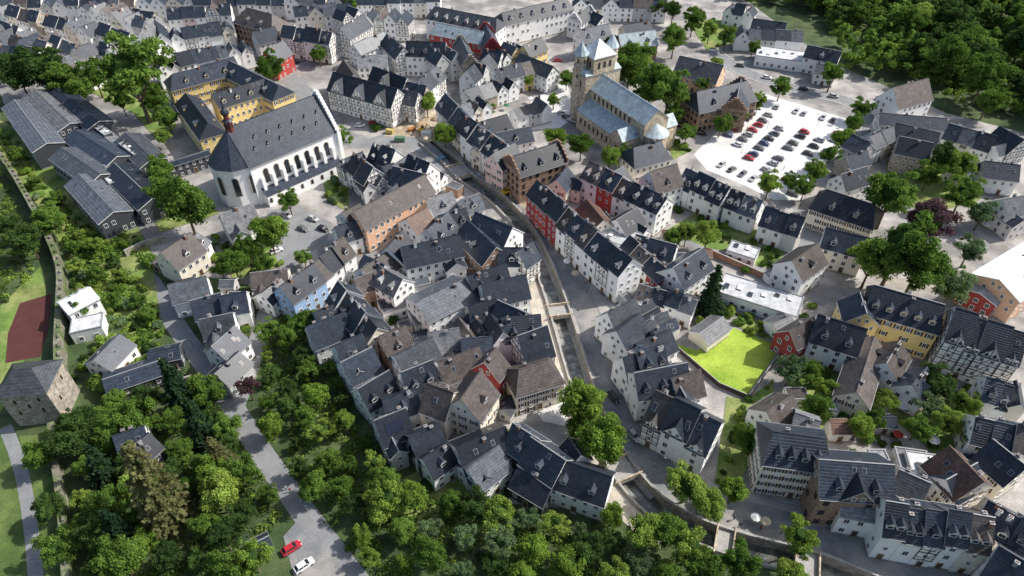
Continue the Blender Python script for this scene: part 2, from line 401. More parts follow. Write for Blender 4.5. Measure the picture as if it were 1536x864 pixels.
M_asph=mat("dusty_asphalt",(.20,.21,.22),.75,.25,.2,0,fine=.18,col2=(.30,.285,.26))
M_asph2=mat("pale_asphalt",(.24,.245,.25),.7,.22,.2,0,fine=.15)
M_lot=mat("gravel_lot_glare",(.70,.69,.67),.45,.18,.12,0,fine=.12)  # base lightened so the colour carries sun glare on the lot
M_path=mat("gravel_path",(.36,.33,.28),.85,.2,.3,0,fine=.2)
M_lawn=mat("bright_lawn",(.23,.37,.03),.9,.25,.12,0,fine=.25,col2=(.33,.44,.05))
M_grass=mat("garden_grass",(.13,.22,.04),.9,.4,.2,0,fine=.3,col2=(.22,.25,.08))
M_grass2=mat("dark_meadow_grass",(.07,.12,.025),.9,.35,.2,0,fine=.3,col2=(.11,.155,.04))  # darker green grass for the verges by the path
M_red=mat("maroon_court",(.085,.025,.022),.9,.2,.3,0,fine=.1)
M_kerb=mat("kerb_stone",(.36,.35,.33),.8,.2,.5,0,fine=.2)
M_earth=mat("excavated_earth",(.36,.28,.19),.95,.35,.4,0,fine=.3,col2=(.44,.38,.29))
river_px=[(640,214),(672,240),(702,270),(745,299),(783,340),(808,385),(828,435),(846,490),(864,550),(884,610),(910,665),(940,714),(980,758),(1040,795),(1120,823),(1210,846),(1300,880),(1400,925)]
RIV=catmull(PL(river_px),5); RW=5.4
rl=offs(RIV,RW/2);rr_=offs(RIV,-RW/2)
hole=rl+rr_[::-1]
big=[Vector((-1500,-400,0)),Vector((1500,-400,0)),Vector((1500,3500,0)),Vector((-1500,3500,0))]
sheet("ground",big,0,M_under,[hole])
iend=min(range(len(RIV)),key=lambda i:(RIV[i]-P(1050,803)).length)
L1=offs(RIV,RW/2+.02)
if L1[10].x>RIV[10].x: east=L1; west=offs(RIV,-RW/2-.02)
else: west=L1; east=offs(RIV,-RW/2-.02)
town_w=PL([(-60,-14),(600,-14),(622,195)])+west[:iend-6]+PL([(925,768),(760,755),(640,735),(590,640),(470,470),(430,440),(240,400),(180,290),(20,190)])
town_e=PL([(600.5,-14),(1100,-14),(1240,90),(1420,170),(1700,240),(1800,700),(1700,960)])+[p for p in reversed(east)]+PL([(622,194)])
sheet("town_paving",town_w,.006,M_pave); sheet("town_paving",town_e,.010,M_pave)
ribbon("river_bed",RIV,RW+1,-2.9,M_earth,reg=True)
M_water=mat("river_water",(.13,.135,.115),.12,.4,.5,0,spec=.6,fine=.3,bump=.3,col2=(.27,.27,.24))
ribbon("water",RIV,RW-.1,-2.2,M_water,reg=False)
def wall_line(name,line,w,z0,z1,m,label,cat,coping=True,cren=0):
    a=offs(line,w/2);b=offs(line,-w/2); mb=MB()
    for i in range(len(line)-1):
        q=[a[i],a[i+1],b[i+1],b[i]]
        mb.poly([(p.x,p.y,z1) for p in reversed(q)],M_kerb if coping else m)
        mb.poly([(a[i+1].x,a[i+1].y,z0),(a[i].x,a[i].y,z0),(a[i].x,a[i].y,z1),(a[i+1].x,a[i+1].y,z1)],m)
        mb.poly([(b[i].x,b[i].y,z0),(b[i+1].x,b[i+1].y,z0),(b[i+1].x,b[i+1].y,z1),(b[i].x,b[i].y,z1)],m)
    for i,s in((0,1),(-1,-1)): mb.poly([(a[i].x,a[i].y,z0),(b[i].x,b[i].y,z0),(b[i].x,b[i].y,z1),(a[i].x,a[i].y,z1)],m)
    if cren:
        for i in range(len(line)-1):
            d=line[i+1]-line[i]; n=int(d.length/3.1)
            for j in range(n):
                p=line[i]+d*((j+.5)/n); t=d.normalized(); mb.box(p.x-t.y*w*.32,p.y+t.x*w*.32,z1-.02,1.5,w*.3,.6,m,math.atan2(t.y,t.x))
    o=ob(name,mb.mesh(name)); top(o,label,cat)
    if cren:
        for p in line: FOOT.append((p.x,p.y,1,0,w*.5,w*.5))
    return o
wall_line("river_wall",offs(RIV,RW/2+.25),.5,-3,.95,M_stone,"rubble stone river wall along the channel","wall")
wall_line("river_wall",offs(RIV,-RW/2-.25),.5,-3,.95,M_stone,"rubble stone river wall beside the lane","wall")
sgn=1 if L1[10].x>RIV[10].x else -1
MAIN=offs(RIV,sgn*(RW/2+5.0))[6:]
ribbon("main_street",MAIN,7.4,.03,M_asph)
ribbon("roadworks_earth",MAIN[:19],5.2,.034,M_earth,reg=False)
ribbon("pavement",offs(MAIN,sgn*4.7),1.9,.14,M_kerb,.14)
WL=offs(RIV,-sgn*(RW/2+3.0))[20:-22]
ribbon("quay_lane",WL,4.6,.035,mat("pale_cobble",(.45,.41,.345),.8,.25,.3,0,fine=.25))
# stone ledges stepping down into the channel
for s in (-1,1):
    led=offs(RIV,s*(RW/2-.5))[22:60]; ribbon("channel_ledge",led,1.0,-1.5,M_kerb,1.2,False)
def road(px,w,z,m,name="road",pave=0):
    l=catmull(PL(px),5); ribbon(name,l,w,z,m)
    if pave:
        ribbon("pavement",offs(l,w/2+.6),1.1,.13,M_kerb,.13,False); ribbon("pavement",offs(l,-w/2-.6),1.1,.13,M_kerb,.13,False)
    return l
road([(195,392),(228,425),(262,485),(305,545),(348,608),(385,668),(425,725),(468,785),(540,880)],5.2,.022,M_asph2,"lane")
road([(352,612),(372,560),(390,500),(410,455),(470,440),(530,395),(600,345),(660,290)],5,.026,M_asph2,"street")
road([(668,262),(640,225),(600,205),(545,215),(500,190),(470,150),(430,110),(470,90)],8,.046,M_asph2,"street")
road([(645,200),(655,160),(690,120),(745,90),(800,65),(870,35),(900,10)],8,.050,M_pave,"street")
road([(1070,78),(1110,105),(1180,130),(1270,152),(1305,178),(1300,215),(1250,290),(1225,345),(1205,400)],7,.054,M_asph2,"road",1)
road([(1010,345),(1065,378),(1130,405),(1195,432),(1240,455)],4.5,.058,M_asph2,"lane")
road([(1205,400),(1195,432),(1165,480),(1165,540)],4,.062,M_asph2,"lane")
road([(1205,400),(1260,370),(1330,420),(1420,430)],5,.066,M_path,"lane")
road([(1010,240),(960,300),(930,330)],4,.070,M_asph2,"lane")
road([(8,640),(30,700),(45,780),(55,880)],2.8,.03,M_asph2,"path")
sheet("square",PL([(575,205),(600,178),(655,165),(668,205),(640,215),(618,205)]),.074,M_earth)
sheet("car_park",PL([(1040,232),(1085,190),(1128,150),(1150,142),(1210,160),(1268,178),(1272,200),(1238,250),(1200,300),(1160,300),(1120,280),(1060,255)]),.078,M_lot)
sheet("church_square",PL([(770,178),(800,150),(850,120),(862,175),(840,192),(800,195)]),.082,M_lot)
sheet("yard",PL([(400,315),(450,310),(500,335),(490,360),(440,400),(400,395)]),.034,M_asph2)
sheet("parking_bay",PL([(425,805),(445,782),(475,800),(540,880),(445,880)]),.028,M_asph)
sheet("plaza",PL([(820,560),(845,560),(848,600),(852,640),(815,632),(800,610)]),.05,M_lot)
sheet("lawn",PL([(1008,514),(1046,526),(1100,492),(1172,520),(1120,594),(1080,575)]),.086,M_lawn)
gr=[[(1000,345),(1040,322),(1150,350),(1130,382),(1060,372)],[(1120,395),(1150,362),(1180,372),(1165,405)],[(1180,560),(1210,530),(1290,560),(1260,650),(1190,640)],[(1330,620),(1350,560),(1460,600),(1470,660),(1400,680)],
 [(160,505),(235,480),(240,500),(200,540),(150,540)],[(1260,560),(1330,580),(1320,660),(1262,650)],[(1330,240),(1440,230),(1470,300),(1400,320),(1330,300)],[(560,740),(640,700),(760,740),(760,800),(600,800)],[(330,380),(400,350),(420,400),(350,420)],
 [(1000,210),(1040,225),(1010,240)],[(1030,30),(1090,30),(1120,60),(1060,75)],[(1090,595),(1120,600),(1160,570),(1160,640),(1110,720),(1070,740)],[(480,245),(520,260),(525,320),(490,300)],[(830,300),(850,290),(850,310)],[(340,490),(375,480),(365,520)],
 [(130,360),(230,400),(240,470),(160,480),(115,440)],[(1108,470),(1160,490),(1170,516),(1104,490)],[(1040,470),(1070,440),(1110,460),(1090,478)],
 [(100,110),(160,110),(245,130),(265,190),(240,215),(200,170),(120,130)],[(235,270),(300,300),(330,320),(240,350),(225,310)],[(560,175),(600,180),(560,200)],[(1010,150),(1040,160),(1030,185),(1000,180)]]
for i,l in enumerate(gr): sheet("garden_ground",PL(l),.090+.004*i,M_grass)
sheet("grass_verge",PL([(0,460),(60,400),(70,440),(30,560),(0,620)]),.02,M_grass)
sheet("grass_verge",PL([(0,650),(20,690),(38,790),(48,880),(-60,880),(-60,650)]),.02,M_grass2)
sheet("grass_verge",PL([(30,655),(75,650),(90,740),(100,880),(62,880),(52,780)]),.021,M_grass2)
sheet("hillside_meadow",PL([(-60,150),(20,190),(180,290),(238,400),(110,400),(60,310),(-60,200)]),.024,M_grass)
sheet("sports_court",PL([(12,500),(30,455),(78,440),(72,500),(60,535),(8,545)]),.03,M_red)
# ============ HOUSES ============
H=house
sch="modern slate-clad school building with folded roof"
for i,a in enumerate([(22,150,70,215,13,7,1.8),(52,135,105,185,13,7,1.8),(82,132,148,182,12,7,1.8),(92,222,150,262,13,6,2.2),(112,195,175,235,13,6,2.2),(150,200,178,222,9,5,1),(188,200,228,238,12,6,2),(118,262,170,318,13,6,2.2),(172,245,228,298,13,6,2.2),(150,238,185,268,9,5,1)]):
    H(*a,'D','gmkgkmggkm'[i],sky=5,chim=0,label=sch,cat="school",name="school_building",win='n')
H(248,246,312,226,5,5,.8,'D','k',chim=0,sky=0,label="narrow glazed link building with dark roof",cat="building",name="link_building")
for a in [(82,165,16,2.4,7.2,-48),(150,192,14,3,7.2,-42),(195,222,12,3,7.4,-42),(160,262,14,3,6.8,-48)]: flat(a[0],a[1],a[2],a[3],a[4],a[5],'D','q')
H(258,112,345,90,13,9,4.5,'Y','k',hip=.6,dorm=3,label="yellow convent wing with slate hipped roof",cat="convent",name="convent_wing",win='s')
H(345,92,418,128,13,9,4.5,'Y','k',hip=.3,dorm=3,label="yellow convent wing with slate roof and dormers",cat="convent",name="convent_wing")
H(318,142,398,118,11,9,4.5,'Y','k',dorm=4,label="yellow convent range facing the courtyard",cat="convent",name="convent_wing")
H(278,140,312,185,12,9,4.5,'Y','k',dorm=2,hip=.4,label="yellow convent wing beside the church choir",cat="convent",name="convent_wing")
row(-40,-4,200,-8,12,11,7,4,'WCWSWGWWCW','kkgbkkgk','m'); row(205,-8,600,-10,18,11,8,4,'WWCWTWSWWG','kkkgkbkk','m'); row(600,-12,660,-12,3,11,8,4,'WCW','kgk','m')
row(-30,22,45,48,5,10,7,4,'WWSWC','kgkkg','m'); row(0,5,60,20,4,10,7,4,'WCWS','gkbk','m')
row(-20,62,60,75,4,10,6.5,4,'WSWW','kgkb','m'); row(62,48,130,72,4,10,7,4,'SWGW','bkgk','m'); row(70,22,140,38,4,10,7,4,'WWCW','kkgk','m')
row(-20,40,70,62,5,10,7,4,'WGWWC','kkbkg','m'); row(150,62,195,75,3,10,7,4,'WWS','kkb','m'); row(140,8,235,30,6,10,7,4,'WWCWGW','kbkkgk','m')
row(80,85,140,98,3,10,6,4,'SWW','gbk','x'); row(120,2,230,16,5,10,7,4,'WCWWS','kkbkk','m'); row(150,35,195,50,3,10,7,4,'WWW','kkk','a')
H(205,60,222,30,12,9,7,'W','m'); H(232,30,240,50,9,8,5,'W','k'); row(250,15,345,8,5,10,8,4,'WPWTW','kkkbk','m'); row(248,45,345,30,5,10,7,4.5,'WTWWC','kkkkk','m')
row(228,92,285,78,3,10,7,4.5,'WGW','kkk','m'); row(285,75,372,58,5,10,7.5,4.5,'WWTWW','kkgkk','m'); H(300,98,350,85,9,5,3,'W','k')
H(370,12,408,22,16,10,6,'B','b',hip=.7,dorm=2); H(398,76,425,62,10,8,5,'R','k'); H(380,48,412,40,10,8,5,'G','k'); row(425,38,498,48,4,11,9,4.5,'TTWT','kkkk','a',dorm=1)
row(440,12,525,4,4,10,8,4,'WCWW','kkgk','m'); H(510,42,545,22,11,9,5,'T','k'); row(545,12,615,18,4,12,8,5,'WTWT','kbkk','x'); H(530,66,575,48,11,7,4,'W','g'); H(535,85,580,82,11,7,3.5,'W','m')
row(505,20,540,8,2,10,8,4,'TW','kk','x'); row(580,50,605,75,2,10,8,4,'WT','kk','m')
H(500,108,596,134,13.5,8.5,6,'T','k',cross=3,label="long half-timbered house with three gables",win='b')
H(515,90,530,112,10,7,5,'T','b'); H(560,100,610,118,10,8,5,'T','k',cross=1)
row(606,140,655,98,4,10,8,4.5,'TSWT','gkkg','m',dorm=1); H(610,62,668,64,12,9,5,'W','k',dorm=3); row(645,78,702,62,3,11,9,5,'GWS','kgk','x'); H(690,55,705,85,9,10,5,'S','g',stepg=1)
H(652,10,745,28,14,10,4.5,'W','g',hip=.4,dorm=6,label="white three-storey town hall with grey roof and dormers",cat="public_building",fl=3,wsp=2.8,name="public_building")
H(752,20,850,-2,13,10,4,'W','g',dorm=6,hip=.2,label="long white public building with many windows",cat="public_building",fl=3,wsp=2.8,name="public_building")
H(655,34,725,48,12,10,4,'R','l',fl=3,hip=.3,label="dark red building with pale blue-grey roof"); H(728,36,738,60,10,10,5,'K','k',stepg=1,label="red stepped-gable house facing the street")
row(700,110,745,70,4,10,8,4.5,'WGTW','kkgk','m',dorm=1); row(745,72,785,58,3,11,8,5,'WYW','kgk','x'); H(785,68,812,56,10,9,4.5,'Y','k',dorm=1)
row(742,108,815,88,4,9,7,4,'WWYW','kkbk','m'); H(780,80,830,100,10,7,4,'W','g'); row(700,135,770,112,4,10,6,4,'WSWW','kgkk','m')
H(862,22,885,10,10,8,4,'W','k',stepg=1); H(868,45,912,36,11,8,5,'W','g',dorm=2); H(885,15,905,25,10,7,4,'W','k'); H(928,52,982,46,13,7,5,'B','l',dorm=2); H(935,38,975,32,10,7,4,'S','k')
row(860,-6,1000,-2,6,11,7,4,'WCWWGW','kgkkbk','m')
H(1020,84,1085,98,17,6,6,'O','g',label="orange-walled hall with blue-grey roof"); H(1045,138,1120,122,16,8,6,'B','k',hip=.3,dorm=2,label="brown stone building with dark slate roof"); H(1105,150,1112,118,12,8,5,'B','k',stepg=1)
row(1090,4,1135,12,3,10,6,4,'WWW','kkk','m'); row(1105,40,1205,46,5,11,6.5,3.5,'WWGWW','kgkkg','m'); H(1130,28,1180,35,11,6.5,4,'W','k'); flat(1178,82,26,12,5,-20,'W','z',"low white building with bright metal roof"); H(1212,68,1262,78,11,7,4,'W','k',dorm=1); H(1225,96,1255,100,9,5,3,'W','g')
row(668,140,705,178,4,11,9,5,'WTWC','kkkk','a',dorm=1); row(705,178,760,218,5,12,9,5,'WWCWP','kkgkk','m',dorm=1); H(715,185,760,172,10,6,4,'W','k'); H(745,200,795,190,10,7,4,'W','k'); H(720,215,735,190,9,7,4,'C','k')
H(740,232,772,216,11,9,4.5,'P','k',dorm=1); H(766,236,838,214,15,10,5,'B','k',dorm=3,stepg=1,label="brown brick stepped-gable building by the river",name="brick_building")
row(770,165,820,150,3,9,5,3,'WGW','gkm','m'); row(690,160,730,148,3,9,6,3,'WCW','gbk','m')
row(700,85,740,80,2,9,7,4,'WT','kk','x')
row(518,222,560,252,3,11,7,5,'TWT','kkk','m'); row(560,215,645,248,5,11,8,5,'WTWCW','kkkkk','m',dorm=1); row(535,262,590,245,3,10,6,4,'WTW','kgk','m'); H(590,250,640,262,10,7,5,'W','k')
H(530,318,638,262,12,9,4.5,'O','b',sky=6,label="long salmon-coloured apartment building with grey-brown roof",wsp=2.2); H(512,320,540,305,11,8,4,'W','b')
H(500,342,535,330,10,6,4,'W','k'); row(460,400,515,360,3,10,7.5,4.5,'WWW','bkb','a',dorm=1); H(420,430,470,396,10,7.5,4.5,'L','k',dorm=2,label="light blue house with slate roof"); H(376,410,430,404,9,5,3,'C','b'); H(392,440,420,418,8,5,3,'W','k')
H(580,372,604,345,12,7,5,'W','k'); H(608,330,640,312,12,6,4,'W','r'); H(640,345,672,318,11,7,5,'W','k'); H(600,372,690,352,12,8,4.5,'W','k',sky=4,wing=1); H(640,300,680,288,10,6,4,'W','m'); H(655,325,700,312,10,7,4,'C','k')
H(712,318,770,342,15,7,6,'W','k',sky=5); H(700,330,745,372,12,7,5,'B','k',sky=3); H(775,378,800,362,9,7,4.5,'T','k'); H(690,300,720,290,9,6,4,'W','g'); H(745,372,790,372,9,6.5,4,'W','k',dorm=1)
H(540,405,590,372,11,6,4,'W','b'); H(570,400,605,420,10,7,4,'W','m'); flat(620,420,9,7,4,20,'G','g'); H(622,455,698,418,15,7,3.2,'W','g',sky=2,chim=1,wing=0); flat(650,385,10,6,3.4,10,'C','r'); flat(690,395,8,7,3.5,10,'B','b'); H(545,382,578,398,9,6,4,'W','g')
row(508,425,565,488,4,11,8,5,'WRWC','kkkk','a',dorm=1); H(458,492,520,468,10,6,5,'W','k'); H(470,470,505,455,11,6,4,'L','k',sky=5); H(530,420,560,408,9,6,3,'B','b'); H(568,505,610,488,11,8,5,'B','b',dorm=1); H(500,520,545,500,11,7,5,'W','k')
H(700,415,760,395,10,7,5,'W','k'); H(720,428,790,412,11,8,5,'W','k'); H(745,450,790,470,11,7,5,'W','k',dorm=1); H(700,460,745,448,9,7,4,'C','k'); row(690,485,740,465,3,10,7,4,'TWW','bkk','x'); H(735,470,755,500,9,7,5,'W','k')
H(752,478,812,472,11,8,5,'W','k',sky=3); H(775,505,822,488,12,8,6.5,'T','k',sky=1,wing=0); H(778,555,822,542,12,7,4,'C','b',hip=.5)
H(590,535,650,505,11,7,4.5,'W','g'); H(640,500,690,492,9,7,4,'W','m'); H(600,560,650,540,10,7,5,'W','k'); H(655,545,720,520,10,7,4.5,'W','b',sky=3); H(690,510,740,505,10,7,4,'W','k'); H(690,600,722,555,12,8.5,6,'C','b',dorm=1,label="cream-white house with broad tiled gable roof"); H(640,575,682,590,12,8,5,'C','b',label="cream house with grey-brown tiled gable roof"); H(725,545,745,520,10,8,5,'K','b')
flat(640,470,9,7,3.5,25,'W','m'); flat(590,455,8,6,3.5,25,'W','g'); flat(745,520,7,6,3.5,0,'C','m'); flat(665,480,8,5,3.2,15,'G','b')
H(510,545,560,520,11,6,5,'W','k'); H(535,585,585,555,10,6,5,'W','k'); H(560,632,610,612,11,6,5,'G','k',solar=1); H(572,600,625,582,10,6,4,'W','k'); H(612,655,660,635,11,6,5,'D','k'); H(632,690,672,662,9,5,4,'W','k')
H(682,672,760,640,12,6,4.5,'W','k',sky=3,wing=1); H(700,705,750,668,11,5,4,'W','g',wing=0); H(768,634,812,662,10,7,5,'D','k',dorm=1); H(795,655,850,692,11,7,5,'W','k',sky=3,wing=0,dorm=1); H(830,685,920,716,11,6,5,'W','k',dorm=2,wing=0); H(775,700,830,732,9,4,3,'D','k'); H(852,655,872,685,8,6,4,'W','k')
H(330,322,378,306,11,6,4.5,'W','m'); H(242,378,285,350,12,6.5,5,'C','b',dorm=1); H(285,365,296,350,8,6,3,'W','m'); H(252,428,308,415,10,5.5,4,'W','g'); H(285,452,330,440,10,5.5,4,'W','k'); H(330,445,368,438,10,6,4,'W','k'); H(300,480,348,470,10,5.5,4,'W','g',dorm=1); H(318,520,352,490,10,5.5,4,'W','k'); H(322,560,358,528,9,4.5,3,'G','k')
H(140,540,178,502,10,4,3,'W','k'); H(155,570,238,542,9,3.5,1.6,'D','k',chim=0); H(222,530,268,520,7,3.5,1.6,'D','k',chim=0)
H(90,455,135,432,9,6,2,'W','z',label="small white house built against the city wall"); flat(130,485,8,6,4,20,'W','q')
H(170,655,215,640,9,5,4,'W','k'); H(200,670,222,650,8,5,3.5,'D','k'); H(372,820,402,805,4.5,2.4,1.4,'D','k',chim=0,nowin=1,label="dark wooden garden shed",cat="shed")
row(806,268,852,312,3,10,9.5,4.5,'KRK','kkk','a',dorm=1,wsp=2.1); row(853,312,948,392,6,11,9.5,4.5,'WTWWTW','bkbkkk','a',dorm=1,wsp=2.1)
row(885,245,1000,300,5,12,8,4,'WRWWW','bkbkk','a',dorm=2); H(835,270,850,250,9,6,4,'C','k'); H(880,300,905,330,11,6,4,'C','r'); H(925,330,955,312,11,6,4,'W','k'); flat(925,352,14,9,6,-30,'W','q'); H(955,352,1015,368,10,6,4,'W','k'); row(945,355,1005,405,4,9,6,3,'WBWK','kbkk','m'); H(1010,402,1055,372,12,7,5,'W','k',dorm=2)
row(960,425,1045,452,4,9,5,2.5,'WCWW','bkkg','a'); H(950,222,990,212,14,6,5,'C','k',hip=.4); H(975,258,1015,246,13,8,6,'W','b',dorm=1); H(915,262,935,250,8,5,3,'W','k')
row(1030,252,1095,282,3,11,7,5,'WWW','kkk','a',dorm=2); row(1098,282,1145,298,2,11,7,4.5,'WW','kg','a',dorm=2); row(1150,308,1208,326,3,11,7,4.5,'WWG','kkk','a',dorm=1); flat(1115,375,9,6,3.2,-30,'W','q'); flat(1165,412,6,4,2.5,20,'W','z')
H(1188,392,1226,366,12,7.5,4.5,'W','b',dorm=1,label="white gabled house with grey-brown tiled roof"); flat(1140,442,23,9.5,4,-28,'W','q',"long low white hall with weathered flat roof")
H(912,470,952,448,10,7,5,'W','g'); H(925,497,960,470,10,7,4.5,'W','k'); row(955,445,1005,485,4,10,6.5,4.5,'WTWG','gkgk','x'); H(965,515,1005,495,10,6,4,'W','k'); row(935,535,995,515,3,10,7.5,5,'WWB','kkk','m',dorm=1)
H(952,560,1030,545,11,8,5,'W','k',dorm=3); row(985,585,1082,632,3,14,8,6,'TWW','bkk','a',cross=1,wsp=2.4); H(1010,568,1050,555,10,7,5,'W','b'); H(1050,500,1084,476,8,3,2.0,'C','m',chim=0,nowin=1,label="low garage with pale grey roof",cat="garage")
H(1185,496,1220,476,9,6,4,'K','b'); H(1228,472,1300,494,13,7,5.5,'W','k',sky=4); H(1160,486,1185,474,7,3,1.5,'W','m')
row(1280,215,1345,190,3,10,6,3.5,'GWS','gkk','m'); H(1345,185,1410,200,12,7,4,'W','g'); H(1320,170,1420,178,10,6,3,'W','k'); H(1350,205,1400,215,12,7,4.5,'S','k'); row(1425,185,1495,205,3,12,7,4,'WCW','kgk','a'); H(1500,190,1536,210,12,7,5,'T','k'); H(1340,132,1392,118,14,7,7,'W','b',label="white house with steep brown roof among trees")
H(1478,242,1530,248,11,6,4,'W','k'); H(1505,300,1560,290,11,7,4,'W','g'); H(1262,262,1300,250,10,7,4.5,'W','k'); H(1240,285,1312,308,15,7,5,'C','k',hip=.4,dorm=2,label="cream villa with slate roof and dormers"); H(1240,342,1305,358,11,7,4.5,'C','k',dorm=2); H(1270,235,1300,225,9,6,4,'S','k'); H(1440,240,1465,232,9,6,4,'W','k')
H(1500,420,1580,370,17,8,3,'O','z',label="orange and red school building with pale roof",cat="building"); H(1470,440,1500,405,12,5,1.5,'K','q',chim=0)
H(1312,428,1418,458,14,9.5,5.5,'Y','k',dorm=5,win='s',label="long yellow building with slate roof and dormers",hip=.1); H(1290,440,1300,470,11,8,4,'Y','k')
row(1432,466,1545,500,4,16,10,6,'TTTT','kkkk','a',cross=1,wsp=2.1)
H(1285,588,1312,505,10,5,4,'C','b',sky=3,wing=0); H(1330,545,1350,512,10,5.5,4,'W','b',dorm=1); H(1368,578,1390,552,9,5,4,'W','k',dorm=1); row(1480,568,1545,585,3,10,6,4.5,'WWC','kkk','m',dorm=1); row(1465,625,1550,645,3,11,7,4.5,'WTW','kkb','a'); H(1490,660,1540,700,11,7,4.5,'C','k',wing=0)
H(1160,648,1238,658,14,10.5,4.5,'C','k',hip=.3,dorm=4,fl=4,label="tall cream-white corner building with four window rows and dormers",wsp=2.2); H(1230,690,1340,698,15,10,5,'B','k',fl=3,cross=1,dorm=2,label="brown stone building with white dormer gable",wsp=2.4)
row(1330,752,1490,778,5,12,8.5,5,'WWTWC','kkkkb','a',dorm=2); row(1262,738,1330,750,1,10,6,3,'W','m','a'); H(1425,670,1475,722,13,7,5,'C','r',wing=0); H(1420,720,1465,695,10,6,4,'W','k',wing=0); flat(1395,700,9,7,5,-10,'W','q'); flat(1370,690,7,6,4,-10,'W','m'); H(1350,705,1395,725,9,6,3.5,'G','g',wing=0)
H(1150,618,1188,594,11,5,4,'W','b'); H(1195,620,1230,632,9,7,3,'C','m'); row(1485,750,1560,790,3,12,8,5,'CWW','kkk','a',dorm=1); H(1500,820,1550,850,12,8,5,'W','k')
# houses too small and far to single out are gathered into one mass
def gather_far(keep):
    hs=sorted(HOUSES,key=lambda e:e.location.x**2+e.location.y**2)[keep:]
    kids={}
    for o in COL.objects:
        if o.parent: kids.setdefault(o.parent,[]).append(o)
    V=[];Fc=[];MI=[];mats=[];rm=[]
    def add(o,M):
        M=M@Matrix.LocRotScale(o.location,o.rotation_euler,o.scale)
        if o.type=='MESH' and o.data:
            me=o.data; b=len(V); idx=[]
            for m in me.materials:
                if m not in mats: mats.append(m)
                idx.append(mats.index(m))
            V.extend([tuple(M@v.co) for v in me.vertices])
            for p in me.polygons: Fc.append(tuple(b+i for i in p.vertices)); MI.append(idx[p.material_index])
        rm.append(o)
        for c in kids.get(o,[]): add(c,M)
    for e in hs: add(e,Matrix.Identity(4))
    for o in rm: bpy.data.objects.remove(o)
    me=bpy.data.meshes.new("houses"); me.from_pydata(V,[],Fc)
    for m in mats: me.materials.append(m)
    me.polygons.foreach_set("material_index",MI); me.update()
    o=ob("houses",me); o["kind"]="stuff"; o["label"]="dense mass of white and stone town houses with slate roofs"; o["category"]="houses"
gather_far(262)
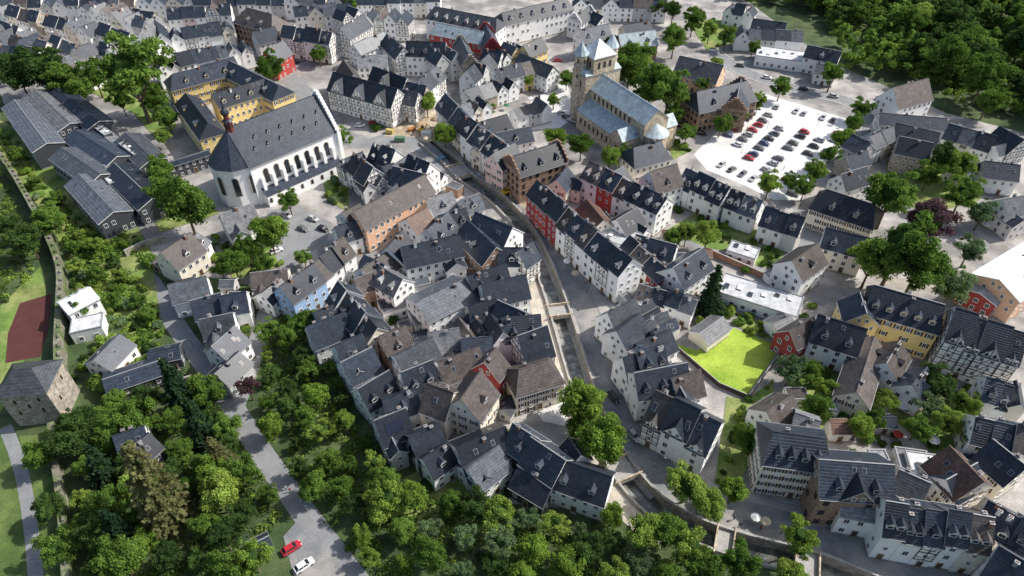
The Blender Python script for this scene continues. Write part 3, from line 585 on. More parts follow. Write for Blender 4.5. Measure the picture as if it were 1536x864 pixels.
# ============ CHURCHES ============
def arch_win(w,h,m=M_glass,tr=M_sand):
    b=MB()
    def prof(w,h,y):
        pts=[(-w/2,y,0),(w/2,y,0)]
        for i in range(9):
            a=math.pi*i/8; pts.append((w/2*math.cos(a),y,h-w/2+w/2*math.sin(a)))
        return pts
    b.poly(prof(w+.5,h+.25,-.05),tr); b.poly([(x,-.09,z+.12) for x,_,z in prof(w,h,0)],m); return b.mesh("arched_window")
def church():
    h=15;rh=11
    A=P(348,190,h+rh);B=P(466,145,h+rh); d=B-A; ang=math.atan2(d.y,d.x); L=d.length+4; m=(A+B)/2; w=19
    e=bpy.data.objects.new("church",None);COL.objects.link(e);e.location=(m.x,m.y,0);e.rotation_euler=(0,0,ang); FOOT.append((m.x,m.y,math.cos(ang),math.sin(ang),L/2+8,w/2+3))
    top(e,"large white baroque church with steep slate roof and ridge turret","church")
    wm=wmat('W'); rm=rmat('k'); b=MB(); X=L/2;Y=w/2
    b.box(0,0,-.3,L,w,h+.3,wm)
    b.poly([(X,-Y,h),(X,Y,h),(X,0,h+rh)],wm); b.poly([(-X,Y,h),(-X,-Y,h),(-X,0,h+rh)],wm)
    b.cone(-X,0,-.3,Y*.92,h,Y*.92,10,wm,ph=.314)
    for i in range(8):
        u=-X+3+i*(L-6)/7
        b.box(u,-Y-.6,-.3,1.1,1.4,h*.7,wm); b.box(u,Y+.6,-.3,1.1,1.4,h*.7,wm)
    b.box(0,-Y-1.8,-.3,L*.9,3.4,4.4,wm)
    ob("wall",b.mesh("wall"),e)
    rb=gable_roof(L,w,h,rh,rm); rb.cone(-X,0,h+.05,Y*.98,h+rh*.98,.2,10,rm,ph=.314)
    rb.poly([(-L*.45,-Y-3.8,4.4),(L*.45,-Y-3.8,4.4),(L*.45,-Y,6),(-L*.45,-Y,6)],rm); ob("roof",rb.mesh("roof"),e)
    b=MB(); b.box(X+.5,0,-.3,1.4,w+2,h+1.3,wm)
    for i in range(12): b.box(X+.5,0,h+1+i*.96,1.2,(w)*(1-i/12)**.9,.98,wm)
    for s in(-1,1):
        for yy in(3.2,8): b.box(X+1.3,s*yy,0,.4,.9,h+.4,M_sand)
    b.box(X+1.35,0,h+.5,.6,w+2.4,.6,M_sand); ob("facade",b.mesh("facade"),e)
    aw=arch_win(1.7,5.4); wl=arch_win(.9,1.8); wc=arch_win(1.8,7)
    for i in range(7):
        u=-X+3+(i+.5)*(L-6)/7
        ob("window",aw,e,(u,-Y,7.2))
    for i in range(8):
        u=-L*.42+i*L*.84/7; ob("window",wl,e,(u,-Y-3.5,1.4))
    for a in (-2.2,-1.57,-2.83): ob("window",wc,e,(-X+Y*.93*math.cos(a),Y*.93*math.sin(a),5),a+math.pi/2)
    ob("window",arch_win(2.2,6),e,(X+1.21,0,8),math.pi/2)
    w1,w2=arch_win(1.3,3.4),arch_win(1.1,3)
    for s in(-1,1): ob("window",w1,e,(X+1.21,s*5.6,9),math.pi/2); ob("window",w2,e,(X+1.21,s*5.6,3),math.pi/2)
    ob("door",arch_win(2.4,4.5,M_shut),e,(X+1.21,0,0),math.pi/2)
    for z in(.3,.55):
        for i in range(6):
            u=-X+5+i*(L-10)/5+(2 if z>.4 else 0); ob("dormer",dormer('D','k',False),e,(u,-Y*(1-z),h+rh*z+.1),scl=.7)
    t=ob("ridge_turret",None,e,(-X+1.0,0,h+rh-1.0)); b=MB(); rd=mat("oxblood_cladding",(.15,.035,.03),.7)
    b.cone(0,0,0,1.5,3.5,1.5,8,rd); b.cone(0,0,3.5,1.9,4.1,1.2,8,rm); b.cone(0,0,4.1,.95,6,.95,8,rd)
    pr=[(6,1.3),(6.7,1.45),(7.5,1.0),(8,.4),(8.7,.28),(11,.04)]
    for (z0,r0),(z1,r1) in zip(pr,pr[1:]): b.cone(0,0,z0,r0,z1,r1,10,rm)
    b.beam((0,0,10.9),(0,0,12.6),.1,M_zinc); b.beam((-.5,0,12),(.5,0,12),.08,M_zinc)
    for i in range(8):
        a=i*math.pi/4+math.pi/8; b.box(1.4*math.cos(a),1.4*math.sin(a),1.2,.1,.55,1.6,M_dark,a)
    ob("lantern",b.mesh("lantern"),t)
church()
def basilica():
    A=P(905,112,20);B=P(988,165,20); d=B-A; ang=math.atan2(d.y,d.x); L=d.length; m=(A+B)/2; w=11;h=15.5;rh=4.5
    e=bpy.data.objects.new("basilica",None);COL.objects.link(e);e.location=(m.x,m.y,0);e.rotation_euler=(0,0,ang); FOOT.append((m.x,m.y,math.cos(ang),math.sin(ang),L/2+14,14))
    top(e,"romanesque stone basilica with grey-blue metal roofs and westwork towers","church")
    wm=M_sand; rm=rmat('l'); X=L/2;Y=w/2; b=MB(); b.box(0,0,-.3,L,w,h+.3,wm)
    for s in(-1,1): b.poly([(s*X,-Y*s,h),(s*X,Y*s,h),(s*X,0,h+rh)],wm)
    for s in(-1,1): b.box(-1,s*(Y+3),-.3,L-2,6,8.3,wm)
    b.cone(X,0,-.3,4.8,11,4.8,14,wm)
    b.box(X-6,0,-.3,7,26,9.8,wm)
    b.box(-X-4.5,0,-.3,9,17,21,wm); b.box(-X-4.5,0,20.9,9.4,10.4,6.5,wm)
    for z in(7,14,20.2): b.box(-X-4.5,0,z,9.3,17.3,.4,M_kerb)
    for s in(-1,1): b.cone(-X-5.5,s*7.4,-.3,2.6,28,2.6,10,wm); b.cone(-X-5.5,s*7.4,23.5,2.8,23.9,2.8,10,M_kerb); b.cone(-X-5.5,s*7.4,27.6,2.85,28,2.85,10,M_kerb)
    b.box(-X-10,0,-.3,2.5,6,8,wm)
    ob("wall",b.mesh("wall"),e)
    r=gable_roof(L,w,h,rh,rm,trim=M_zinc)
    for i in range(int(L/1.6)):
        for s in(-1,1): r.beam((-X+i*1.6,s*(Y+.3),h+.06),(-X+i*1.6,s*.15,h+rh+.24),.07,M_zinc); r.beam((-X+min(i*1.6,L-3),s*(Y+6.4),8.1),(-X+min(i*1.6,L-3),s*(Y+.1),11.3),.07,M_zinc)
    for s in(-1,1):
        q=[(-X,s*(Y+6.5),8),(X-3,s*(Y+6.5),8),(X-3,s*Y,11.3),(-X,s*Y,11.3)]; r.poly(q if s<0 else q[::-1],rm)
        r.poly([(p[0],p[1],p[2]-.25) for p in q],M_zinc)
        r.poly([(X-9.8,s*13.3,9.4),(X-6,s*13.3,12.8),(X-6,0,12.8),(X-9.8,0,9.4)],rm); r.poly([(X-2.2,s*13.3,9.4),(X-6,s*13.3,12.8),(X-6,0,12.8),(X-2.2,0,9.4)],rm)
        r.poly([(X-9.5,s*13,9.5),(X-2.5,s*13,9.5),(X-6,s*13,12.6)],wm)
        r.box(-X-4.5,s*6.9,21.02,9.6,3.6,1.6,rm,top=.6)
        r.cone(-X-5.5,s*7.4,28.02,3.0,33,.05,10,rm)
    r.cone(X,0,11,5.3,14.6,.1,14,rm); r.box(-X-4.5,0,27.42,10.2,11.2,5.5,rmat('q'),top=.02)
    ob("roof",r.mesh("roof"),e)
    aw=arch_win(1.1,2.6,M_dark); a2=arch_win(.7,1.6,M_dark)
    for s in(-1,1):
        for i in range(9): ob("window",aw,e,(-X+3+i*(L-12)/8,s*Y,11.9),0 if s<0 else math.pi)
        for i in range(8): ob("window",aw,e,(-X+3+i*(L-14)/7,s*(Y+6),3.2),0 if s<0 else math.pi)
        ob("window",aw,e,(X-6,s*13,4),0 if s<0 else math.pi)
        for i in(-1,0,1): ob("window",aw,e,(-X-4.5+i*2.4,s*5.2,23.2),0 if s<0 else math.pi)
        for z in(19,25):
            for a in(0,1,2,3,4,5):
                th=a*math.pi/3; ob("window",a2,e,(-X-5.5+2.55*math.cos(th),s*7.4+2.55*math.sin(th),z),th+math.pi/2)
        ob("window",aw,e,(X*-1-3,s*8.5,15.5),0 if s<0 else math.pi)
    for i in(-1,0,1): ob("window",aw,e,(-X-9.2,i*2.6,23),-math.pi/2); ob("window",aw,e,(-X-9,i*2.6,15.5),-math.pi/2)
    for i in(-1,0,1): ob("window",aw,e,(-X+.2,i*2.6,23),math.pi/2)
    for a in(-1.6,-.8,0,.8): ob("window",aw,e,(X+4.75*math.cos(a),4.75*math.sin(a),5.5),a+math.pi/2)
basilica()
def tower():
    p=P(76,612); x,y=p.x,p.y; FOOT.append((x,y,1,0,8,8))
    e=bpy.data.objects.new("city_tower",None);COL.objects.link(e);e.location=(x,y,0); e.rotation_euler=(0,0,.12); top(e,"medieval stone city wall tower with slate roof","tower")
    b=MB(); b.box(0,0,-.3,11,10,11.3,M_stone); b.box(0,0,11,11.5,10.5,.5,M_sand); ob("wall",b.mesh("wall"),e)
    b=MB(); X,Y=6.1,5.6; z=11.5; c=[(-X,-Y,z),(X,-Y,z),(X,Y,z),(-X,Y,z)]; r0=(-2,0,z+3.4);r1=(2,0,z+3.4); rm=rmat('g')
    b.poly([c[0],c[1],r1,r0],rm);b.poly([c[2],c[3],r0,r1],rm);b.poly([c[1],c[2],r1],rm);b.poly([c[3],c[0],r0],rm);b.poly(c[::-1],M_zinc); ob("roof",b.mesh("roof"),e)
    aw=arch_win(.7,1.5,M_dark)
    for u,z in((-3,4),(2.5,4.5),(-2.5,8),(3,8.3),(0,6.2)): ob("window",aw,e,(u,-5,z))
    for u,z in((-2,5),(2,8)): ob("window",aw,e,(5.5,u,z),math.pi/2)
tower()
wall_line("city_wall",catmull(PL([(-20,215),(20,262),(60,330),(85,380),(98,420),(98,470),(96,530),(98,575)]),4),1.7,-.3,4.6,M_old,"medieval rubble stone city wall with battlements","wall",False,1)
wall_line("city_wall",catmull(PL([(84,645),(86,680),(95,735),(102,800),(108,880)]),4),1.4,-.3,3.2,M_old,"low overgrown stone city wall beside the path","wall",False,1)
wall_line("garden_wall",PL([(190,385),(215,372),(250,362)]),.6,-.2,2.5,M_stone,"stone garden wall","wall")
wall_line("garden_wall",PL([(1060,380),(1110,402),(1190,438)]),.5,-.2,2.2,M_brick,"brown brick garden wall beside the lane","wall")
wall_line("garden_fence",PL([(1123,597),(1175,524)]),.2,-.2,1.6,M_timber,"dark wooden fence along the lawn","fence")
wall_line("garden_fence",PL([(1010,521),(1078,580),(1118,597)]),.2,-.2,1.6,M_timber,"dark wooden fence along the lawn","fence")
wall_line("garden_wall",PL([(160,605),(230,590),(290,570)]),.5,-.2,2,M_stone,"stone garden wall","wall")
def bridge(i,w,label):
    a=RIV[i]; t=(RIV[i+1]-RIV[i-1]).normalized(); ang=math.atan2(t.y,t.x)
    e=bpy.data.objects.new("bridge",None);COL.objects.link(e);e.location=(a.x,a.y,0);e.rotation_euler=(0,0,ang); top(e,label,"bridge")
    b=MB(); b.box(0,0,-.55,w,RW+1.6,.72,M_kerb); ob("deck",b.mesh("deck"),e)
    for s in(-1,1):
        b=MB(); b.box(s*(w/2-.15),0,.17,.3,RW+1.8,.95,M_sand); ob("parapet",b.mesh("parapet"),e)
def nidx(x,y):
    q=P(x,y); return min(range(1,len(RIV)-1),key=lambda i:(RIV[i]-q).length)
for x,y,w in((690,255,9),(842,470,5),(932,703,6),(1090,815,4),(1215,848,5)): bridge(nidx(x,y),w,"small stone bridge with parapets over the channel")
# ============ TREES ============
def leafmat(name,c,c2):
    m=bpy.data.materials.new(name); m.use_nodes=True; nt=m.node_tree;N=nt.nodes;Lk=nt.links; N.remove(N["Principled BSDF"])
    g=N.new("ShaderNodeNewGeometry"); oi=N.new("ShaderNodeObjectInfo"); a=N.new("ShaderNodeMath"); a.operation='MULTIPLY_ADD'; a.inputs[1].default_value=.4
    Lk.new(g.outputs["Random Per Island"],a.inputs[0]); s=N.new("ShaderNodeMath"); s.operation='MULTIPLY'; s.inputs[1].default_value=.65; Lk.new(oi.outputs["Random"],s.inputs[0]); Lk.new(s.outputs[0],a.inputs[2])
    n3=N.new("ShaderNodeTexNoise"); n3.inputs["Scale"].default_value=.22; n3.inputs["Detail"].default_value=3; Lk.new(g.outputs["Position"],n3.inputs["Vector"])
    mr=N.new("ShaderNodeMapRange"); mr.inputs[1].default_value=.35; mr.inputs[2].default_value=.65; mr.inputs[3].default_value=.72; mr.inputs[4].default_value=1.2; Lk.new(n3.outputs[0],mr.inputs[0])
    mx=N.new("ShaderNodeMix"); mx.data_type='RGBA'; mx.inputs[6].default_value=(*c,1); mx.inputs[7].default_value=(*c2,1); Lk.new(a.outputs[0],mx.inputs[0])
    vm=N.new("ShaderNodeVectorMath"); vm.operation='SCALE'; Lk.new(mx.outputs[2],vm.inputs[0]); Lk.new(mr.outputs[0],vm.inputs[3])
    d=N.new("ShaderNodeBsdfDiffuse"); t=N.new("ShaderNodeBsdfTranslucent"); ms=N.new("ShaderNodeMixShader"); ms.inputs[0].default_value=.42
    Lk.new(vm.outputs[0],d.inputs[0]); Lk.new(vm.outputs[0],t.inputs[0]); Lk.new(d.outputs[0],ms.inputs[1]); Lk.new(t.outputs[0],ms.inputs[2]); Lk.new(ms.outputs[0],N["Material Output"].inputs[0]); return m
LM={'g':leafmat("leaves_green",(.08,.16,.03),(.20,.32,.065)),'b':leafmat("leaves_bright",(.16,.28,.04),(.34,.45,.10)),'d':leafmat("leaves_dark",(.04,.085,.028),(.11,.185,.05)),
 'p':leafmat("leaves_purple",(.08,.045,.055),(.18,.11,.12)),'c':leafmat("needles_dark",(.022,.055,.03),(.055,.10,.045)),'s':leafmat("needles_brownish",(.12,.135,.06),(.21,.21,.09)),'t':leafmat("leaves_bluish",(.11,.19,.09),(.22,.31,.15))}
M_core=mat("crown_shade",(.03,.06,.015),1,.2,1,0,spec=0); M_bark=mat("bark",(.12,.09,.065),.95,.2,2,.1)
def quads(cent,nrm,size,rng):
    n=len(cent); nrm=nrm/np.linalg.norm(nrm,axis=1)[:,None]; r=rng.normal(size=(n,3)); u=np.cross(nrm,r); u/=np.linalg.norm(u,axis=1)[:,None]; v=np.cross(nrm,u)
    s=(size*rng.uniform(.6,1.3,n))[:,None]/2; q=np.stack([cent-u*s-v*s*.7,cent+u*s-v*s*.7,cent+u*s*.6+v*s,cent-u*s*.6+v*s],1); return q.reshape(-1,3)
def leafmesh(name,verts,core=None,ms=None):
    n=len(verts)//4; faces=np.arange(n*4).reshape(-1,4).tolist(); vl=verts.tolist(); mi=[0]*n
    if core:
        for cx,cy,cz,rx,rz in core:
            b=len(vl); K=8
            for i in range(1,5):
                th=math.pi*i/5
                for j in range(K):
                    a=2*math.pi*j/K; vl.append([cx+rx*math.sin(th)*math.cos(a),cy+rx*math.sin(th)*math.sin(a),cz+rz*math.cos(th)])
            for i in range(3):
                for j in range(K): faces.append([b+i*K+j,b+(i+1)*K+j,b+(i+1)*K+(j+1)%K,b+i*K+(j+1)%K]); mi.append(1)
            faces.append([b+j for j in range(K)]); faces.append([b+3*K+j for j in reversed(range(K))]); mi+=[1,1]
    me=bpy.data.meshes.new(name); me.from_pydata(vl,[],faces)
    for m in ms: me.materials.append(m)
    me.polygons.foreach_set("material_index",mi); me.update(); return me
def broadq(rng,Rr=5,Hc=4.6,ncl=34,nl=185,leaf=.37):
    Q=[]; core=[(0,0,0,Rr*.5,Hc*.55)]; lop=rng.uniform(.72,1.22,6); ph=rng.uniform(0,6.28)
    for i in range(ncl):
        d=rng.normal(size=3); d/=np.linalg.norm(d); d[2]=d[2]*.9+.15
        az=(math.atan2(d[1],d[0])+ph)%(2*math.pi); f=lop[int(az/(2*math.pi)*6)%6]
        k=rng.uniform(.5,.97)*f; c=d*np.array([Rr,Rr,Hc])*k; rc=rng.uniform(.11,.31)*Rr; n=int(nl*(rc/Rr/.27)**1.6)+10
        dd=rng.normal(size=(n,3)); dd/=np.linalg.norm(dd,axis=1)[:,None]; dd[:,2]=np.abs(dd[:,2])*1.2-.35
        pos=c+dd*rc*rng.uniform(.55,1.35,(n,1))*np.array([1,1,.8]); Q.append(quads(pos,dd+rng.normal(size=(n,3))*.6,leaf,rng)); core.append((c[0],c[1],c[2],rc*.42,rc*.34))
    return np.concatenate(Q),core
def broad(seed,lm,**k):
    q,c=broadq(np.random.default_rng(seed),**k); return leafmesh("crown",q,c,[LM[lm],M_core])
def conif(seed,lm,Rr=3.4,Hh=13):
    rng=np.random.default_rng(seed); Q=[]; core=[]
    for L_ in range(17):
        f=L_/17; z=f*Hh; r=Rr*(1-f)**.85+.25; nb=int(7+8*(1-f))
        for b in range(nb):
            a=rng.uniform(0,2*math.pi); rl=r*rng.uniform(.7,1.2); n=int(14+26*(1-f)); t=rng.uniform(.15,1,n)
            pos=np.stack([np.cos(a)*rl*t,np.sin(a)*rl*t,z-t*rl*.28+rng.normal(size=n)*.1],1)+rng.normal(size=(n,3))*.17*(1.2-t[:,None]*.6); Q.append(quads(pos,np.stack([rng.normal(size=n)*.6,rng.normal(size=n)*.6,np.ones(n)],1),.42,rng))
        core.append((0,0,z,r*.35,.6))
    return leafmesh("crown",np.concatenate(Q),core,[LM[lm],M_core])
def trunk_mesh(h,r,limbs=True):
    b=MB(); b.cone(0,0,-.2,r*1.3,.5,r,8,M_bark,False); b.cone(0,0,.5,r,h,r*.55,8,M_bark)
    if limbs:
        for i in range(6):
            a=i*1.05; z=h*.7; q=Vector((math.cos(a)*2.6,math.sin(a)*2.6,h+1.5+.4*(i%3))); b.beam((0,0,z),q,r*.5,M_bark); b.beam(q,q*1.0+Vector((math.cos(a+.5)*1.1,math.sin(a+.5)*1.1,1)),r*.3,M_bark)
    return b.mesh("trunk")
CR={}
for lm in 'gbdpt': CR[lm]=[broad(10*ord(lm)+i,lm,ncl=34+8*i,Hc=4.2+.4*(i%4)) for i in range({'g':7,'b':6,'d':6,'p':1,'t':2}[lm])]
CR['c']=[conif(3,'c'),conif(4,'c')]; CR['s']=[conif(5,'s',4.2,15)]
TR=trunk_mesh(5,.32); TRC=trunk_mesh(12,.28,False)
TL={'g':"green leafy tree with rounded crown",'b':"bright yellow-green leafy tree",'d':"dark green dense leafy tree",'p':"purple-leaved tree",'t':"blue-green leafy tree",'c':"dark green conifer",'s':"brownish-green spruce"}
NT=[0]
def tree(x,y,r,k='g',ratio=1.0,group=None):
    s=r/5 if k not in 'cs' else r/3.6
    e=bpy.data.objects.new("conifer_tree" if k in 'cs' else "broadleaf_tree",None); COL.objects.link(e); e.location=(x,y,0); e.rotation_euler=(0,0,R.uniform(0,6.28)); NT[0]+=1
    top(e,TL[k]+(" in dense woodland" if group else " standing between houses"),"tree",group)
    if k in 'cs':
        ob("trunk",TRC,e,scl=(s,s,s)); ob("crown",R.choice(CR[k]),e,(0,0,1.2*s),scl=(s,s,s*R.uniform(.9,1.15)))
    else:
        zc=(5+3.4)*s*.95; ob("trunk",TR,e,scl=s); ob("crown",R.choice(CR[k]),e,(0,0,zc),rot=(0,0,R.uniform(0,6)),scl=(s*R.uniform(.85,1.12),s*R.uniform(.85,1.12),s*ratio*R.uniform(.9,1.25)))
    return e
def T(px,py,r,k='g',**kw):
    r*=1.1
    z=(8.0*r/5) if k not in 'cs' else r*1.7
    p=P(px,py,z); FOOT.append((p.x,p.y,1,0,r*.7,r*.7)); return tree(p.x,p.y,r,k,**kw)
for a in [(195,108,12.5,'g'),(405,100,6,'g'),(275,305,7,'g'),(403,348,5,'b'),(640,155,3.6,'b'),(667,201,4,'b'),(510,208,3.8,'g'),(478,82,3.4,'g'),(432,300,3.8,'g'),(945,100,8,'g'),(975,135,7,'g'),(1005,130,8.5,'g'),(915,95,5,'b'),(1012,58,5.5,'g'),(920,65,4,'d'),(960,90,6,'b'),
 (1338,290,8,'g'),(1395,332,7,'p'),(1350,372,8.5,'g'),(1310,392,6,'b'),(1380,398,7,'g'),(1430,430,5,'t'),(1455,375,4,'t'),(872,604,4.8,'b'),(906,662,5.4,'b'),(868,640,3,'g'),(1030,728,4,'b'),(1065,757,3.4,'b'),(1200,806,3.7,'b'),(1110,842,3.6,'g'),(1182,860,3,'b'),
 (1068,438,4.2,'c'),(1188,555,3.6,'t'),(240,745,5.6,'s'),(268,590,4.5,'c'),(300,640,3.6,'c'),(150,700,3.4,'c'),(330,690,3.2,'s'),(180,800,3.6,'c'),(832,206,4,'b'),(872,217,4,'g'),(915,236,4,'b'),(940,232,3,'g'),(790,120,3,'b'),(1062,352,4,'b'),(1030,350,3,'b'),(1010,358,2.6,'g'),(1155,275,4,'b'),(1186,272,3,'g'),(1208,280,3.4,'g'),(1225,258,3.6,'g'),(1245,232,3.8,'g'),(1262,208,3.8,'b'),(1280,184,3.4,'g'),(1293,163,3.5,'g'),(1172,130,3.8,'g'),(1138,152,3.2,'b'),(1106,172,3.2,'g'),(1082,186,3.4,'g'),
 (1250,110,5,'g'),(1415,238,5,'d'),(1440,250,5,'b'),(1395,262,4,'g'),(1445,290,5,'g'),(1475,320,4,'t'),(1410,575,4,'d'),(1450,608,3,'b'),(1420,632,3.2,'b'),(1378,640,3,'g'),(1240,580,2.6,'b'),(1225,610,3,'g'),(1215,560,2.6,'g'),(372,580,3,'p'),(395,395,3,'g'),(350,395,4,'g'),(370,375,3.5,'g'),(330,400,3,'g'),(60,100,8,'d'),(25,110,7,'d'),(5,95,6,'d'),(90,118,6,'g'),(140,112,6,'g'),(120,130,5,'g'),(248,98,4.5,'g'),(1040,30,5,'g'),(1065,45,4,'b'),(1010,15,5,'d'),(985,12,4,'g'),(530,8,4,'g'),(610,40,3,'b'),(455,385,2.5,'g'),(1120,660,3,'g'),(1100,735,3,'b'),(1290,640,3,'b'),(1485,150,5,'g'),(1310,630,2.5,'g'),(1395,610,3,'t'),(230,150,5,'g'),(250,178,4,'g'),(245,205,3,'b'),(240,255,4,'g'),(250,285,5,'g'),(120,460,3,'g'),(1055,125,3,'g'),(1130,70,3,'g'),(70,335,4,'g'),(180,150,4,'b'),(1000,795,3.4,'g'),(1035,822,3.8,'b'),(965,800,4,'b'),
 (1030,200,3,'g'),(1015,170,3.4,'g'),(850,118,3,'g'),(830,150,2.6,'b'),(60,680,3.2,'g'),(75,760,3.4,'d'),(85,820,3.6,'g'),(1090,55,4,'g'),(1075,95,3,'b'),(730,165,2.6,'g'),(1300,700,2.4,'g'),(1460,660,2.8,'g'),(1330,600,2.6,'b')]:
    T(*a)
def inpoly(x,y,poly):
    c=False;n=len(poly)
    for i in range(n):
        a=poly[i];b=poly[i-1]
        if (a.y>y)!=(b.y>y) and x<(b.x-a.x)*(y-a.y)/(b.y-a.y)+a.x: c=not c
    return c
def scatter(poly,mind,n,pad=1.5,tries=4000,roads=True,pts=None):
    poly=PL(poly); xs=[p.x for p in poly];ys=[p.y for p in poly]; pts=[] if pts is None else pts; new=[]
    for _ in range(tries):
        if len(new)>=n: break
        x=R.uniform(min(xs),max(xs));y=R.uniform(min(ys),max(ys))
        if not inpoly(x,y,poly) or occupied(x,y,pad) or (roads and near_road(x,y,pad*.35)): continue
        if any((x-q[0])**2+(y-q[1])**2<mind*mind for q in pts): continue
        pts.append((x,y)); new.append((x,y))
    return new
WOODS=[([(120,640),(170,600),(240,610),(320,600),(370,660),(425,760),(405,800),(385,880),(120,880)],5.3,38,'ggddbgdg',(2.2,5)),
 ([(400,480),(440,470),(500,555),(545,640),(600,700),(590,760),(530,850),(480,790),(420,700),(375,630)],5.1,36,'ggdgbbd',(1.5,3.6)),
 ([(540,800),(600,740),(700,770),(800,790),(960,785),(1040,815),(1070,880),(545,880)],5.1,38,'bgbtgbdg',(1.8,4.2)),
 ([(-30,190),(15,200),(80,290),(130,345),(200,350),(240,400),(190,400),(130,400),(110,380),(50,280)],6,12,'gbgb',(1.6,2.8)),
 ([(110,400),(190,410),(240,450),(250,500),(160,490),(115,470)],7,7,'gbg',(1.6,2.6)),
 ([(-60,240),(0,260),(50,350),(65,390),(20,450),(-60,470)],6,12,'ddg',(3.5,5.5)),
 ([(1290,110),(1258,75),(1240,5),(1640,5),(1640,225),(1540,178),(1420,148),(1345,102)],7.5,50,'dgbgdgd',(5,8))]
for poly,md,n,ks,(r0,r1) in WOODS:
    for x,y in scatter(poly,md,n,1.7): tree(x,y,R.uniform(r0,r1),R.choice(ks),group="woodland trees")
def far_wood():
    rng=np.random.default_rng(5); Q=[]
    for poly,n,md in (([(1262,100),(1225,-14),(1700,-14),(1700,245),(1536,178),(1400,138),(1300,115)],240,5.3),([(1200,-12),(1225,-60),(1900,-60),(1800,-12)],60,7),([(1120,8),(1090,-12),(1235,-12),(1250,30),(1210,20)],22,5),([(1000,-14),(900,-50),(1150,-50),(1110,-12)],25,7),([(-200,-16),(-100,-50),(900,-50),(880,-16)],90,8)):
        for x,y in scatter(poly,md,n,1.5,5000):
            q,_=broadq(rng,ncl=20,nl=46,leaf=.9); s=R.uniform(.65,1.6); q=q*s+np.array([x,y,5*s]); Q.append(q)
    o=ob("woodland",leafmesh("woodland",np.concatenate(Q),None,[LM['d'],LM['g']])); o["kind"]="stuff"; o["label"]="continuous dense woodland covering the hillside"; o["category"]="woodland"
    me=o.data; k=0; arr=np.zeros(len(me.polygons),dtype=np.int32)
    for q in Q:
        n=len(q)//4; arr[k:k+n]=R.random()<.55; k+=n
    me.polygons.foreach_set("material_index",arr); me.update()
far_wood()
def shrub_mesh(seed,lm):
    rng=np.random.default_rng(seed);Q=[];core=[]
    for i in range(8):
        a=rng.uniform(0,6.28);r=rng.uniform(0,.8);c=np.array([r*math.cos(a),r*math.sin(a),rng.uniform(.3,.9)]);rc=rng.uniform(.45,.75);nl=70
        dd=rng.normal(size=(nl,3)); dd/=np.linalg.norm(dd,axis=1)[:,None]; dd[:,2]=abs(dd[:,2])-.2
        Q.append(quads(c+dd*rc*rng.uniform(.8,1.1,(nl,1)),dd+rng.normal(size=(nl,3))*.4,.3,rng)); core.append((*c,rc*.6,rc*.6))
    return leafmesh("shrub",np.concatenate(Q),core,[LM[lm],M_core])
SH=[shrub_mesh(50+i,k) for i,k in enumerate('gbdgbgtb')]
SL={0:"green",1:"bright green",2:"dark green",3:"green",4:"bright green",5:"green",6:"bluish green",7:"bright green"}
def shrub(x,y,s):
    i=R.randrange(8); o=ob("shrub",SH[i],None,(x,y,0),R.uniform(0,6),scl=(s*R.uniform(.8,1.3),s*R.uniform(.8,1.3),s*R.uniform(.8,1.3))); top(o,SL[i]+" rounded garden shrub among the plots","shrub","garden shrubs")
OP=[]
for poly,n in (([(440,440),(600,360),(700,310),(800,400),(820,560),(760,640),(640,640),(540,560)],26),([(900,320),(1060,370),(1040,470),(960,430)],8),([(930,440),(1010,440),(1030,500),(950,540)],5),([(1160,590),(1320,600),(1340,700),(1440,660),(1530,720),(1400,760)],10),([(240,400),(360,430),(350,540),(300,500)],4),([(560,280),(680,270),(700,330),(600,350)],5)):
    for x,y in scatter(poly,6,n,1.4,900,pts=OP):
        f=min(FOOT,key=lambda f:(f[0]-x)**2+(f[1]-y)**2); a=math.atan2(f[3],f[2])
        if R.random()<.5: flat(0,0,R.uniform(3,5.5),R.uniform(2.5,4),R.uniform(2.5,3.4),math.degrees(a),R.choice('WCGBW'),R.choice('zmgbm'),world=Vector((x,y,0)))
        else: house_w(x,y,a,R.uniform(3.5,5.5),R.uniform(3,4),R.uniform(2.4,4),R.uniform(1,1.8),R.choice('WWCGB'),R.choice('kkbgr'),chim=0,sky=R.choice([0,1]),cat="outbuilding",name="outbuilding")
SP=[]
for poly,n in (([(20,230),(110,330),(240,400),(260,480),(150,490),(110,430)],62),([(100,500),(240,480),(260,540),(330,600),(180,600),(115,590)],26)):
    for x,y in scatter(poly,2.2,n,.6,1500,pts=SP): shrub(x,y,R.uniform(.8,2.3))
for g in gr:
    for x,y in scatter(g,2.0,10,.6,600,pts=SP): shrub(x,y,R.uniform(.6,1.7))
lw=PL([(1008,514),(1046,526),(1100,492),(1172,520),(1120,594),(1080,575)])
for poly,n in (([(300,360),(400,340),(430,400),(330,430)],12),([(440,440),(760,760),(940,770),(700,330)],26),([(880,300),(1250,330),(1240,600),(1000,500)],20),([(1150,560),(1536,560),(1536,700),(1250,680)],24)):
    for x,y in scatter(poly,2.6,n,.6,900,pts=SP):
        if not inpoly(x,y,lw): shrub(x,y,R.uniform(.7,1.7))
